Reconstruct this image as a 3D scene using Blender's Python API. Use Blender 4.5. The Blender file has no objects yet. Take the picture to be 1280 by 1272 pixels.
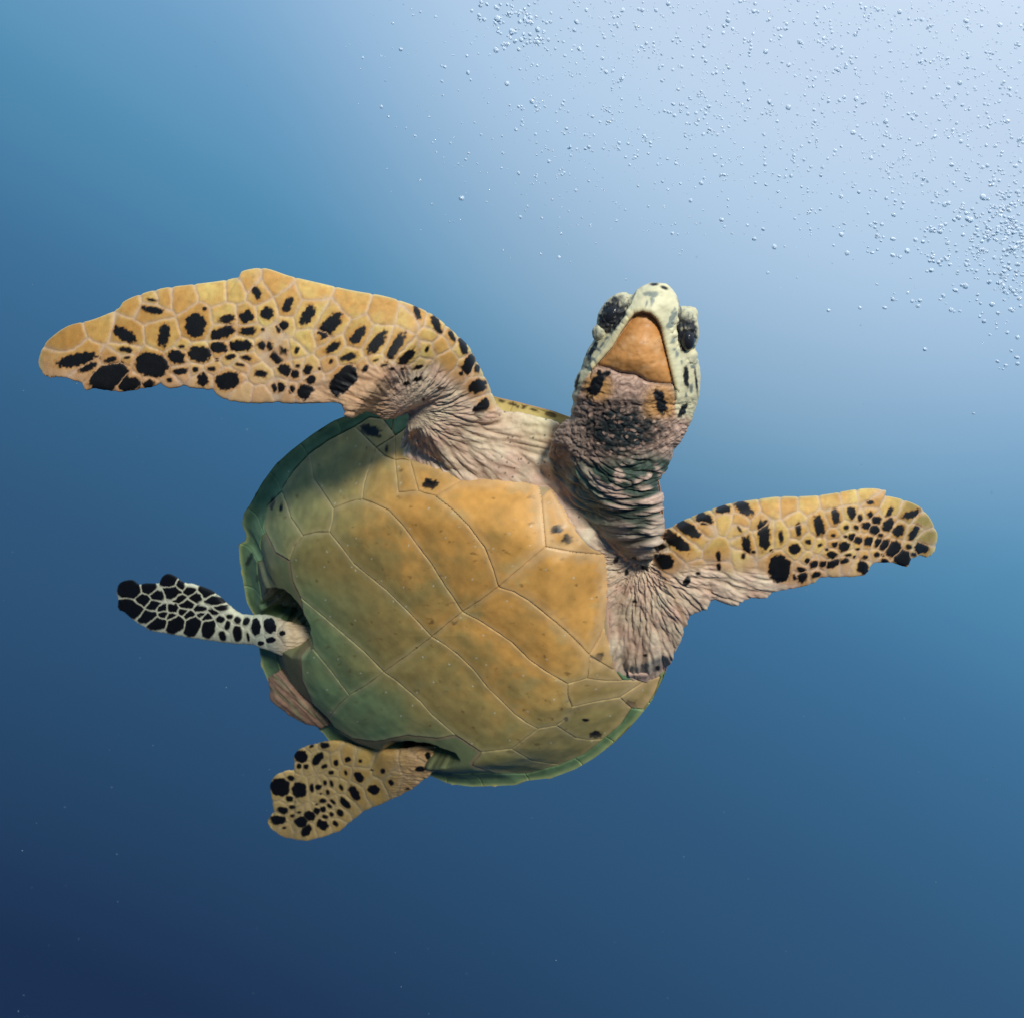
import bpy, math, random
import numpy as np
from mathutils import Vector, Matrix

random.seed(7)
rng = np.random.default_rng(7)
scene = bpy.context.scene
col = scene.collection

# ------------------------------------------------------------------ camera
FPX = 1229.0                     # focal length in photo pixels (photo 1280 x 1272)
PITCH, ROLL = math.radians(1.0), math.radians(26.0)
U = np.array([math.cos(PITCH)*math.sin(ROLL), math.cos(PITCH)*math.cos(ROLL), -math.sin(PITCH)])
wy = np.array([0, 0, -1.0]); wy = wy - wy.dot(U)*U; wy /= np.linalg.norm(wy)
wx = np.cross(wy, U)
R = np.array([wx, wy, U])        # world = R @ camera-space point (camera at the origin)
cam_data = bpy.data.cameras.new('camera')
cam_data.sensor_fit = 'HORIZONTAL'; cam_data.sensor_width = 36.0
cam_data.lens = 36.0*FPX/1280.0
cam_data.dof.use_dof = True; cam_data.dof.focus_distance = 1.14; cam_data.dof.aperture_fstop = 8.0
cam_data.clip_start = 0.02; cam_data.clip_end = 500
cam = bpy.data.objects.new('camera', cam_data); col.objects.link(cam)
M4 = Matrix([list(r) + [0] for r in R.tolist()] + [[0, 0, 0, 1]])
cam.matrix_world = M4
scene.camera = cam

def s2l(r, g, b):
    c = np.array([r, g, b], float)/255.0
    return np.where(c <= 0.04045, c/12.92, ((c+0.055)/1.055)**2.4)

# ------------------------------------------------------------------ light
SUN_CAM = np.array([0.22, 0.32, 0.92]); SUN_CAM /= np.linalg.norm(SUN_CAM)
SUN_W = R @ SUN_CAM
sun_data = bpy.data.lights.new('sun', 'SUN')
sun_data.energy = 3.3; sun_data.angle = math.radians(8.0); sun_data.color = (1.0, 0.98, 0.90)
sun = bpy.data.objects.new('sun', sun_data); col.objects.link(sun)
sun.rotation_euler = Vector(SUN_W.tolist()).to_track_quat('Z', 'Y').to_euler()

world = bpy.data.worlds.new('World'); scene.world = world; world.use_nodes = True
wn = world.node_tree; wn.nodes.clear()
def N(nt, kind, **kw):
    n = nt.nodes.new(kind)
    for k, v in kw.items(): setattr(n, k, v)
    return n
tc = N(wn, 'ShaderNodeTexCoord'); sep = N(wn, 'ShaderNodeSeparateXYZ')
wn.links.new(tc.outputs['Generated'], sep.inputs[0])
mr = N(wn, 'ShaderNodeMapRange'); mr.inputs[1].default_value = -1; mr.inputs[2].default_value = 1
wn.links.new(sep.outputs['Z'], mr.inputs[0])
ramp = N(wn, 'ShaderNodeValToRGB')        # light of open water by height above the horizon
stops = [(-1, (18, 34, 58)), (-.5, (29, 49, 84)), (-.4, (37, 67, 100)), (-.29, (43, 79, 114)), (-.16, (50, 89, 125)), (-.06, (56, 101, 140)), (.03, (63, 112, 152)),
         (.10, (74, 128, 167)), (.16, (82, 140, 177)), (.20, (91, 147, 185)), (.27, (110, 160, 199)), (.32, (125, 170, 208)), (.37, (140, 181, 218)), (.42, (152, 188, 222)),
         (.47, (159, 191, 224)), (.57, (168, 197, 228)), (.75, (206, 222, 244)), (1, (250, 252, 255))]
cr = ramp.color_ramp; cr.interpolation = 'B_SPLINE'
for i, (e, c) in enumerate(stops):
    p = (e+1)/2
    el = cr.elements[i] if i < 2 else cr.elements.new(p)
    el.position = p; el.color = (*s2l(*c), 1)
GLOW = R @ (np.array([420/FPX, 650/FPX, -1.0])/np.linalg.norm([420/FPX, 650/FPX, -1.0]))     # the bright patch of surface overhead
dt = N(wn, 'ShaderNodeVectorMath', operation='DOT_PRODUCT'); dt.inputs[1].default_value = GLOW.tolist()
gl = N(wn, 'ShaderNodeMapRange', interpolation_type='SMOOTHERSTEP'); gl.inputs[1].default_value = math.cos(math.radians(34)); gl.inputs[2].default_value = 1.02
wn.links.new(tc.outputs['Generated'], dt.inputs[0]); wn.links.new(dt.outputs['Value'], gl.inputs[0])
gv3 = N(wn, 'ShaderNodeVectorMath', operation='SCALE'); gv3.inputs[0].default_value = (0.19, 0.155, 0.11)
wn.links.new(gl.outputs[0], gv3.inputs['Scale'])
ga = N(wn, 'ShaderNodeVectorMath', operation='ADD'); wn.links.new(ramp.outputs[0], ga.inputs[0]); wn.links.new(gv3.outputs[0], ga.inputs[1])
sky = N(wn, 'ShaderNodeTexSky', sky_type='NISHITA'); sky.sun_disc = False
sky.sun_elevation = math.asin(SUN_W[2]); sky.sun_rotation = math.atan2(SUN_W[0], SUN_W[1])
win = N(wn, 'ShaderNodeMapRange', interpolation_type='SMOOTHSTEP')   # skylight enters through the window overhead
win.inputs[1].default_value = 0.5; win.inputs[2].default_value = 0.95; win.inputs[4].default_value = 0.1
wn.links.new(sep.outputs['Z'], win.inputs[0])
bg1 = N(wn, 'ShaderNodeBackground'); bg2 = N(wn, 'ShaderNodeBackground'); addw = N(wn, 'ShaderNodeAddShader')
wo = N(wn, 'ShaderNodeOutputWorld')
wn.links.new(mr.outputs[0], ramp.inputs[0]); wn.links.new(ga.outputs[0], bg1.inputs[0])
tint = N(wn, 'ShaderNodeVectorMath', operation='MULTIPLY'); tint.inputs[1].default_value = (0.45, 0.8, 0.7)   # what the water lets through
wn.links.new(sky.outputs[0], tint.inputs[0]); wn.links.new(tint.outputs[0], bg2.inputs[0]); wn.links.new(win.outputs[0], bg2.inputs[1])
wn.links.new(bg1.outputs[0], addw.inputs[0]); wn.links.new(bg2.outputs[0], addw.inputs[1])
wn.links.new(addw.outputs[0], wo.inputs['Surface'])

vs = scene.view_settings
vs.view_transform = 'Standard'; vs.look = 'None'; vs.exposure = 0.0; vs.gamma = 1.0; vs.use_curve_mapping = False
scene.cycles.use_denoising = True
scene.cycles.max_bounces = 8; scene.cycles.transmission_bounces = 8

# ------------------------------------------------------------------ helpers
def unproj(px, py, d):
    px, py, d = np.broadcast_arrays(np.asarray(px, float), np.asarray(py, float), np.asarray(d, float))
    return np.stack([(px-640)/FPX*d, -(py-636)/FPX*d, -d], -1)
def project(P):
    z = -P[..., 2]
    return 640+FPX*P[..., 0]/z, 636-FPX*P[..., 1]/z
def sstep(a, b, x):
    t = np.clip((x-a)/(b-a), 0, 1); return t*t*(3-2*t)
def mix(a, b, w):
    return a*(1-w[..., None])+b*w[..., None]
def hsh(ix, iy, seed):
    h = (ix.astype(np.int64)*374761393+iy.astype(np.int64)*668265263+seed*974634533) & 0xffffffff
    h = ((h ^ (h >> 13))*1274126177) & 0xffffffff
    h = ((h ^ (h >> 16))*2246822519) & 0xffffffff
    return ((h ^ (h >> 15)) & 0xffffff)/float(0xffffff)
def vnoise(x, y, seed=0):
    ix, iy = np.floor(x), np.floor(y); fx, fy = x-ix, y-iy
    ux, uy = fx*fx*fx*(fx*(fx*6-15)+10), fy*fy*fy*(fy*(fy*6-15)+10)
    def g(a, b):
        an = hsh(ix+a, iy+b, seed)*2*math.pi
        return np.cos(an)*(fx-a)+np.sin(an)*(fy-b)
    r = (g(0, 0)*(1-ux)+g(1, 0)*ux)*(1-uy)+(g(0, 1)*(1-ux)+g(1, 1)*ux)*uy
    return r*1.5
def fbm(x, y, o=4, seed=0):
    s = 0; a = 1; t = 0
    for i in range(o):
        s = s+a*vnoise(x*2**i, y*2**i, seed+i*17); t += a; a *= 0.5
    return s/t
def worley(x, y, seed=0, jit=0.9):
    ix, iy = np.floor(x), np.floor(y)
    f1 = np.full(x.shape, 9.0); f2 = np.full(x.shape, 9.0); idv = np.zeros(x.shape)
    for a in (-1, 0, 1):
        for b in (-1, 0, 1):
            cx, cy = ix+a, iy+b
            qx = cx+0.5+jit*(hsh(cx, cy, seed)-0.5); qy = cy+0.5+jit*(hsh(cx, cy, seed+91)-0.5)
            d = np.hypot(x-qx, y-qy)
            n = d < f1
            f2 = np.where(n, f1, np.minimum(f2, d)); idv = np.where(n, hsh(cx, cy, seed+7), idv); f1 = np.where(n, d, f1)
    return f1, f2, idv
def polydist(px, py, poly, closed=True):
    """signed distance in pixels, positive inside"""
    P = np.asarray(poly, float); Q = np.roll(P, -1, 0)
    if not closed: P, Q = P[:-1], Q[:-1]
    best = np.full(px.shape, 1e9); inside = np.zeros(px.shape, bool)
    for (x0, y0), (x1, y1) in zip(P, Q):
        dx, dy = x1-x0, y1-y0
        t = np.clip(((px-x0)*dx+(py-y0)*dy)/(dx*dx+dy*dy+1e-9), 0, 1)
        best = np.minimum(best, (px-x0-t*dx)**2+(py-y0-t*dy)**2)
        if closed and y0 != y1:
            c = (py > min(y0, y1)) & (py <= max(y0, y1))
            inside ^= c & (px < x0+(py-y0)/(dy)*dx)
    d = np.sqrt(best)
    return np.where(inside, d, -d) if closed else d
def catmull(knots, vals, s):
    """Catmull-Rom through (knots, vals[k, c]) sampled at s"""
    k = np.asarray(knots, float); v = np.asarray(vals, float)
    m = np.zeros_like(v)
    m[1:-1] = (v[2:]-v[:-2])/(k[2:]-k[:-2])[:, None]
    m[0] = (v[1]-v[0])/(k[1]-k[0]); m[-1] = (v[-1]-v[-2])/(k[-1]-k[-2])
    i = np.clip(np.searchsorted(k, s, 'right')-1, 0, len(k)-2)
    h = (k[i+1]-k[i]); t = ((s-k[i])/h)[:, None]; h = h[:, None]
    return ((2*t**3-3*t**2+1)*v[i]+(t**3-2*t**2+t)*h*m[i]+(-2*t**3+3*t**2)*v[i+1]+(t**3-t**2)*h*m[i+1])

ORIGIN = unproj(570, 760, 1.38)          # the turtle's own origin, inside the shell
ORIGIN_W = R @ ORIGIN
def to_local(P): return (P-ORIGIN) @ R.T

def mesh_from(name, V, F, mat, parent=None, colr=None, smooth=True):
    """V camera-space vertices, F (n,3) or (n,4) faces"""
    me = bpy.data.meshes.new(name)
    F = np.asarray(F, np.int32); k = F.shape[1]
    me.vertices.add(len(V)); me.vertices.foreach_set('co', to_local(V).astype(np.float32).ravel())
    me.loops.add(F.size); me.loops.foreach_set('vertex_index', F.ravel())
    me.polygons.add(len(F)); me.polygons.foreach_set('loop_start', np.arange(0, F.size, k, dtype=np.int32))
    me.polygons.foreach_set('loop_total', np.full(len(F), k, np.int32))
    me.update(calc_edges=True)
    if smooth: me.polygons.foreach_set('use_smooth', np.ones(len(F), bool))
    if colr is not None:
        a = me.color_attributes.new('pigment', 'FLOAT_COLOR', 'POINT')
        a.data.foreach_set('color', np.concatenate([np.clip(colr, 0, 1), np.ones((len(V), 1))], 1).astype(np.float32).ravel())
    me.materials.append(mat)
    o = bpy.data.objects.new(name, me); col.objects.link(o)
    if parent: o.parent = parent
    return o
def compact(V, F, C):
    used = np.unique(F); mp = np.full(len(V), -1); mp[used] = np.arange(len(used))
    return V[used], mp[F], C[used]
def normals(V, F):
    a, b, c = V[F[:, 0]], V[F[:, 1]], V[F[:, 2]]
    n = np.cross(b-a, c-a) if F.shape[1] == 3 else np.cross(V[F[:, 2]]-a, V[F[:, 3]]-b)
    out = np.zeros_like(V)
    for k in range(F.shape[1]):
        for j in range(3): out[:, j] += np.bincount(F[:, k], n[:, j], len(V))
    return out/(np.linalg.norm(out, axis=1, keepdims=True)+1e-12)

def pigment_mat(name, rough=0.5, bump=0.15, bscale=600, spec=0.4, var=0.12, vscale=90, coat=0.0, sss=0.0):
    m = bpy.data.materials.new(name); m.use_nodes = True
    nt = m.node_tree; b = nt.nodes['Principled BSDF']
    at = N(nt, 'ShaderNodeAttribute', attribute_name='pigment')
    t = N(nt, 'ShaderNodeTexCoord')
    n1 = N(nt, 'ShaderNodeTexNoise'); n1.inputs['Scale'].default_value = vscale; n1.inputs['Detail'].default_value = 6
    n2 = N(nt, 'ShaderNodeTexNoise'); n2.inputs['Scale'].default_value = bscale; n2.inputs['Detail'].default_value = 3
    for n in (n1, n2): nt.links.new(t.outputs['Object'], n.inputs['Vector'])
    mp = N(nt, 'ShaderNodeMapRange'); mp.inputs[1].default_value = 0.25; mp.inputs[2].default_value = 0.75
    mp.inputs[3].default_value = 1-var*1.3; mp.inputs[4].default_value = 1+var
    nt.links.new(n1.outputs['Fac'], mp.inputs[0])
    mu = N(nt, 'ShaderNodeVectorMath', operation='SCALE')
    nt.links.new(at.outputs['Color'], mu.inputs[0]); nt.links.new(mp.outputs[0], mu.inputs['Scale'])
    nt.links.new(mu.outputs[0], b.inputs['Base Color'])
    bp = N(nt, 'ShaderNodeBump'); bp.inputs['Strength'].default_value = bump; bp.inputs['Distance'].default_value = 0.001
    nt.links.new(n2.outputs['Fac'], bp.inputs['Height']); nt.links.new(bp.outputs[0], b.inputs['Normal'])
    mr2 = N(nt, 'ShaderNodeMapRange'); mr2.inputs[3].default_value = rough-0.1; mr2.inputs[4].default_value = rough+0.12
    nt.links.new(n1.outputs['Fac'], mr2.inputs[0]); nt.links.new(mr2.outputs[0], b.inputs['Roughness'])
    b.inputs['Specular IOR Level'].default_value = spec
    if coat: b.inputs['Coat Weight'].default_value = coat; b.inputs['Coat Roughness'].default_value = 0.25
    return m
MAT_SKIN = pigment_mat('turtle_skin', 0.55, 0.35, 700, 0.3, 0.12, 120)
MAT_SHELL = pigment_mat('turtle_scute', 0.42, 0.2, 500, 0.3, 0.14, 45)
MAT_BEAK = pigment_mat('turtle_beak', 0.46, 0.10, 400, 0.35, 0.12, 90)
MAT_CARA = pigment_mat('turtle_carapace', 0.45, 0.25, 300, 0.4, 0.3, 30)

# ------------------------------------------------------------------ the turtle
turtle = bpy.data.objects.new('sea_turtle', None); col.objects.link(turtle)
turtle.location = ORIGIN_W.tolist(); turtle.empty_display_size = 0.2
turtle['label'] = 'hawksbill sea turtle swimming with spread black-spotted amber flippers and raised head'
turtle['category'] = 'turtle'

# body frame: Fv forward, Lv lateral, Nv ventral (towards the diver)
cT, sT = 0.78, 0.626
Fv = np.array([0.80*cT, 0.59*cT, 0]); Fv[2] = math.sqrt(1-Fv[0]**2-Fv[1]**2)
Lv = np.array([0.66, -0.75, 0]); Lv[2] = -(Lv @ Fv)/Fv[2]; Lv /= np.linalg.norm(Lv)
Nv = -np.cross(Fv, Lv); Nv /= np.linalg.norm(Nv)
HP = 0.125                                # plastron height above the rim plane
Q0 = unproj(570, 760, 1.30)-HP*Nv
def PD(px, py, w=HP):
    """depth at which the ray of a pixel meets the shell plane at height w"""
    r = unproj(px, py, 1.0); return ((Q0+w*Nv) @ Nv)/(r @ Nv)

RIM = [(440,517),(415,527),(390,543),(365,562),(345,580),(328,603),(313,630),(305,641),(303,655),(309,668),(307,676),
       (299,679),(300,700),(303,715),(306,735),(309,752),(318,768),(322,790),(325,812),(328,832),(336,852),(350,868),
       (375,885),(395,903),(412,925),(440,940),(480,952),(520,962),(542,970),(560,978),(590,982),(620,981),(645,980),(655,975),
       (690,971),(720,960),(745,945),(770,925),(795,900),(815,875),(830,845),(838,820),(841,790),(840,740),(833,690),
       (829,640),(824,600),(800,570),(760,545),(720,525),(690,514),(650,504),(612,495),(560,490),(500,497),(465,507)]
def to_uv(P): q = P-Q0; return q @ Lv, q @ Fv
rim = np.array(RIM, float)
rimP = unproj(rim[:, 0], rim[:, 1], PD(rim[:, 0], rim[:, 1], 0.0))
ru, rv = to_uv(rimP)
seg = np.hypot(np.diff(np.append(ru, ru[0])), np.diff(np.append(rv, rv[0])))
acc = np.concatenate([[0], np.cumsum(seg)]); PER = acc[-1]
NT, NR = 1200, 230
ss = np.linspace(0, PER, NT, endpoint=False)
cu = np.interp(ss, acc, np.append(ru, ru[0])); cv = np.interp(ss, acc, np.append(rv, rv[0]))
def circ_smooth(a, n=2):
    for _ in range(n): a = 0.25*np.roll(a, 1)+0.5*a+0.25*np.roll(a, -1)
    return a
cu, cv = circ_smooth(cu, 6), circ_smooth(cv, 6)
cen = unproj(575, 745, PD(575, 745, 0.0)); cU, cV = to_uv(cen)
t = np.linspace(0, 0.995, NR)[None, :]                   # 0 rim, 1 centre
gu = cu[:, None]*(1-t)+cU*t; gv = cv[:, None]*(1-t)+cV*t
gd = np.hypot(cu-cU, cv-cV)[:, None]*t                    # distance in from the rim
gs = np.broadcast_to(ss[:, None], gu.shape)
# underside height over the rim plane
vn = (gv-cV)
prof = 0.20*sstep(0, 0.05, gd)+0.80*sstep(0.018, 0.135, gd)
gw = prof*(HP-0.26*np.clip(vn-0.02, 0, 1)**2-0.43*np.clip(vn-0.02, -1, 0)**2-0.30*(gu-cU)**2)          # a convex belly
gw = gw+0.0025*fbm(gu*9, gv*9, 3, 5)
gw = gw+0.005*np.exp(-((gu-cU)/0.12)**2)*sstep(0.1, 0.2, gd)
V = Q0+gu[..., None]*Lv+gv[..., None]*Fv+gw[..., None]*Nv
px, py = project(V)
for cx, cy, ra, rb, ang, dep in ((358, 780, 46, 24, 62, 0.085), (522, 944, 46, 15, 8, 0.075)):      # hollows for the hind legs
    ca, sa = math.cos(math.radians(ang)), math.sin(math.radians(ang))
    q = np.hypot(((px-cx)*ca+(py-cy)*sa)/ra, (-(px-cx)*sa+(py-cy)*ca)/rb)+0.12*fbm(px/16, py/16, 2, 15)
    gw = gw-dep*sstep(1.12, 0.55, q)
V = Q0+gu[..., None]*Lv+gv[..., None]*Fv+gw[..., None]*Nv
px, py = project(V)
UND_SHAPE = gu.shape

C_AMBER = s2l(204, 150, 78); C_TAN = s2l(160, 138, 82); C_REAR_SHADE = s2l(118, 144, 100)
C_PALE = s2l(172, 144, 112); C_BLACK = s2l(9, 9, 11); C_MARG_SHADE = s2l(112, 140, 100)  # margin green carries the blue-green shade of the outer shell
PLSPOTS = [(538,604,10,6,0),(697,660,8,5,-10),(710,673,7,6,-50),(750,819,4,6,20),(459,559,0.1,0.1,0),(464,538,14,7,15),
           (484,560,2,5,0),(790,879,7,4,30),(745,916,8,4,-10),(708,898,3,3,0),(746,745,1,1,0),(700,662,3,3,0),(341,628,3,8,15),(352,633,2,6,10),
           (312,700,3,9,25),(325,718,3,8,20),(585,962,7,3,25),(733,898,4,2,0),(747,917,5,5,0)]
def shell_pigment_shade(px, py):
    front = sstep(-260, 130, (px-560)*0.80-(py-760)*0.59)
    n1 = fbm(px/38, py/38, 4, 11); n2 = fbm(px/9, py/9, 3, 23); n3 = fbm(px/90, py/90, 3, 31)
    c = mix(np.broadcast_to(C_REAR_SHADE, px.shape+(3,)), C_TAN, sstep(0.0, 0.55, front+0.25*n3))  # light falling off to green towards the rear, put into the colour
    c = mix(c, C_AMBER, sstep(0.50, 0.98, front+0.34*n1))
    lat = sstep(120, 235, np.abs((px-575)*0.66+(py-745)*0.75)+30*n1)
    c = mix(c, s2l(124, 142, 94), lat*0.55)  # flanks greened as well, their shade painted in
    c = c*(1+0.17*n1+0.10*n2)[..., None]
    blot = sstep(0.34, 0.62, fbm(px/14+3, py/11, 4, 47)+0.25*fbm(px/60, py/60, 2, 3))
    c = mix(c, s2l(104, 78, 40), blot*0.7)
    blot2 = sstep(0.2, 0.5, fbm(px/45+9, py/30, 3, 59))
    c = mix(c, s2l(160, 150, 100), blot2*0.35)
    scr = sstep(0.36, 0.5, fbm((px+py)/26+2*n3, (px-py)/3.2, 3, 83))*sstep(0.0, 0.4, fbm(px/70+5, py/70, 2, 85))
    c = mix(c, s2l(104, 84, 50), scr*0.35)
    f1_, _, i_ = worley(px/26, py/26, 87)
    c = mix(c, s2l(206, 202, 178), sstep(0.055, 0.02, f1_)*(i_ > 0.55)*0.8)
    return c
def spots_mask(px, py, spots, rough=0.35, grow=1.0, seed=3):
    m = np.zeros(px.shape); nz = fbm(px/5.5, py/5.5, 2, seed)
    for s in spots:
        x, y, a, b, ang = s[:5]
        a = max(a, 0.8)*grow; b = max(b, 0.8)*grow; r = max(a, b)*1.8
        sel = (np.abs(px-x) < r) & (np.abs(py-y) < r)
        if not sel.any(): continue
        ca, sa = math.cos(math.radians(ang)), math.sin(math.radians(ang))
        dx, dy = px[sel]-x, py[sel]-y
        e = (np.abs((dx*ca+dy*sa)/a)**2.4+np.abs((-dx*sa+dy*ca)/b)**2.4)**(1/2.4)+rough*nz[sel]*min(1, 7/min(a, b))
        m[sel] = np.maximum(m[sel], sstep(1.0+0.9/min(a, b), 1.0-0.9/min(a, b), e))
    return m

SCUTES = [
 [(676.6,622),(689,610),(713,653),(734,678),(756,693),(720,690),(682,683)],
 [(544,620),(577,600.5),(623,599),(668,605),(674,611),(676.6,622),(680,655),(682,683),(650,710),(623,733),(617,712),(606,684),(585,656),(565,636)],
 [(682,683),(720,690),(756,693),(759,720),(758,747),(754.5,785),(737,818),(716,796),(695.7,778),(661,750),(642,739),(623,733),(650,710)],
 [(470.5,560),(481,570),(494,575),(498,615),(523,613.6),(544,620),(565,636),(585,656),(606,684),(617,712),(623,733),(600,750),(578,764),(566,745),(556,731),(540,705),(527,688),(505,658),(486.5,638),(470,630),(453,624),(455,605),(460,589)],
 [(494,575),(503,574),(512.7,576),(523,613.6),(498,615)],
 [(512.7,576),(540,582),(560,592),(577,600.5),(544,620),(523,613.6)],
 [(470.5,560),(494,545),(494,575),(481,570)],
 [(494,545),(510,534),(504,554),(512.7,576),(503,574),(494,575)],
 [(444,533.6),(462,522),(478,524),(494,545),(470.5,560)],
 [(444,533.6),(470.5,560),(460,589),(455,605),(453,624),(440,626),(417,635),(402,612),(392,597.6),(387.6,567),(412,550)],
 [(387.6,567),(392,597.6),(402,612),(417,635),(416,650),(412,664.5),(395,665),(379,669),(364,647),(352.7,611),(367,589)],
 [(417,635),(440,626),(453,624),(470,630),(486.5,638),(505,658),(527,688),(540,705),(556,731),(566,745),(578,764),(558,780),(540,795),(512,765),(483.6,737),(465,722),(443,704),(428,684),(412,664.5),(416,650)],
 [(412,664.5),(428,684),(443,704),(465,722),(483.6,737),(512,765),(540,795),(510,818),(480,839),(456,814),(431,792.5),(405,770),(376,746),(366,725),(362,700),(368,682),(379,669),(395,665)],
 [(376,746),(405,770),(431,792.5),(456,814),(480,839),(458,856),(437,868),(412,835),(388,806),(382,780)],
 [(388,806),(412,835),(437,868),(424,880),(410,897),(392,880),(378,850),(376,820)],
 [(623,733),(642,739),(661,750),(695.7,778),(716,796),(737,818),(737,832),(734,847),(709.5,854),(682,838),(661,823),(640,802),(619.6,788),(598,774),(578,764),(600,750)],
 [(578,764),(598,774),(619.6,788),(640,802),(661,823),(682,838),(709.5,854),(709.5,868),(714.7,883),(707,898),(695.7,906),(673,910),(658,902),(644,892),(627,875),(609,857.5),(594,838),(574.6,819),(558,806),(540,795),(558,780)],
 [(540,795),(558,806),(574.6,819),(594,838),(609,857.5),(627,875),(644,892),(658,902),(673,910),(640,935),(602,939),(570,918),(540,892),(526,876),(510,862),(496,850),(480,839),(510,818)],
 [(480,839),(496,850),(510,862),(526,876),(540,892),(570,918),(545,922),(510,918),(470,926),(440,922),(418,908),(410,897),(424,880),(437,868),(458,856)],
 [(737,818),(746,803),(754.5,785),(762,810),(768,837),(752,828)],
 [(737,822),(752,828),(768,837),(778,850),(755,850),(734,847)],
 [(709.5,854),(734,847),(755,850),(778,850),(792,850),(808,849),(775,871),(745,876),(714.7,883),(709.5,868)],
 [(714.7,883),(745,876),(775,871),(789,884),(775,905),(754,923),(738,924),(720,921.5),(695.7,906),(707,898)],
 [(775,871),(808,849),(825,845),(818,865),(804,886),(789,884)],
 [(673,910),(695.7,906),(720,921.5),(738,924),(754,923),(730,942),(700,955),(665,950),(640,935)],
 [(352,615),(364,647),(379,669),(368,682),(362,700),(345,690),(330,660),(335,632)],
 [(602,939),(640,935),(665,950),(700,955),(660,966),(620,966),(590,955)],
]
BORD = [(486,556),(512,572),(540,582),(577,600),(623,599),(668,605),(689,610),(713,653),(734,678),(756,693),(759,720),(758,747),(762,810),(768,837),(790,850),(812,850),(832,838)]
allsc = np.full(px.shape, -99.0)
for poly in SCUTES:
    P = np.asarray(poly, float)
    near = (px > P[:, 0].min()-9) & (px < P[:, 0].max()+9) & (py > P[:, 1].min()-9) & (py < P[:, 1].max()+9)
    allsc[near] = np.maximum(allsc[near], polydist(px[near], py[near], poly))
seamw = sstep(-5, -2, allsc)
base_c = mix(mix(shell_pigment_shade(px, py), C_MARG_SHADE, np.full(px.shape, 0.6)), C_PALE, seamw*0.75)
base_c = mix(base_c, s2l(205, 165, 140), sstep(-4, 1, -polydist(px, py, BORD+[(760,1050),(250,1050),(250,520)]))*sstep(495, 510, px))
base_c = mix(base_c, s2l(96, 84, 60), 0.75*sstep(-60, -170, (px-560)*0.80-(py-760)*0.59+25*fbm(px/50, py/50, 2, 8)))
idx = np.arange(NT*NR).reshape(NT, NR)
nxt = np.roll(idx, -1, 0)
FU = np.stack([idx[:, :-1], idx[:, 1:], nxt[:, 1:], nxt[:, :-1]], -1).reshape(-1, 4)
Vu = V.reshape(-1, 3); fpx, fpy = px.ravel(), py.ravel(); fgd, fgs = gd.ravel(), gs.ravel()
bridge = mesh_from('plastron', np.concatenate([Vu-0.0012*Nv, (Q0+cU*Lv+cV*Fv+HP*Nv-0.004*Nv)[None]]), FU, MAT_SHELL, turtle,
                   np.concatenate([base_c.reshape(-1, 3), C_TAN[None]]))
bridge['label'] = 'pale seams and bridge of the belly shell'

def largest(F, n):
    lab = np.arange(n)
    while True:
        m = lab[F].min(1); new = lab.copy()
        for q in range(F.shape[1]): np.minimum.at(new, F[:, q], m)
        new = new[new]
        if (new == lab).all(): break
        lab = new
    l, c = np.unique(lab[F[:, 0]], return_counts=True)
    return F[lab[F[:, 0]] == l[c.argmax()]]
def add_piece(name, ix, sd, colr, lift=0.0012, dome=0.0018):
    """a raised horny plate cut from the underside where sd (pixels inside its outline) is positive"""
    full = np.full(len(Vu), -1); ok = sd > -2.0; full[ix[ok]] = np.arange(ok.sum())
    f = full[FU]; m = (f >= 0).all(1)
    if m.sum() < 6: return None
    h = -0.0030+(0.0030+lift)*sstep(-1.5, 1.0, sd)+dome*sstep(0, 28, sd)
    v, f, c = compact((Vu[ix]+h[:, None]*Nv)[ok], largest(f[m], int(ok.sum())), colr[ok])
    return mesh_from(name, v, f, MAT_SHELL, turtle, c)
pig_shade = shell_pigment_shade(fpx, fpy)
pig_shade = mix(pig_shade, C_BLACK, spots_mask(fpx, fpy, PLSPOTS, 0.5))
for k, poly in enumerate(SCUTES):
    P = np.asarray(poly, float)
    ix = np.nonzero((fpx > P[:, 0].min()-4) & (fpx < P[:, 0].max()+4) & (fpy > P[:, 1].min()-4) & (fpy < P[:, 1].max()+4))[0]
    qx, qy = fpx[ix], fpy[ix]
    sd = polydist(qx, qy, poly)+0.5*vnoise(qx/9, qy/9, 77)
    fr = sstep(40, 170, (qx-560)*0.80-(qy-760)*0.59)
    c = pig_shade[ix]*(1+0.22*(rng.random()-0.5))
    # scutes are paler and pinker along their borders towards the chest
    c = mix(c, s2l(214, 176, 128), 0.75*fr*sstep(18, 0, sd+7*fbm(qx/12, qy/12, 3, 61)))
    c = mix(c, s2l(176, 158, 120), 0.35*(1-fr)*sstep(8, 0, sd+3*fbm(qx/8, qy/8, 3, 63)))
    c = c*(1+0.05*np.sin(sd/1.9+2.5*fbm(qx/18, qy/18, 2, 65))*sstep(46, 4, sd))[:, None]
    add_piece('plastron_scute', ix, sd, c)
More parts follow.
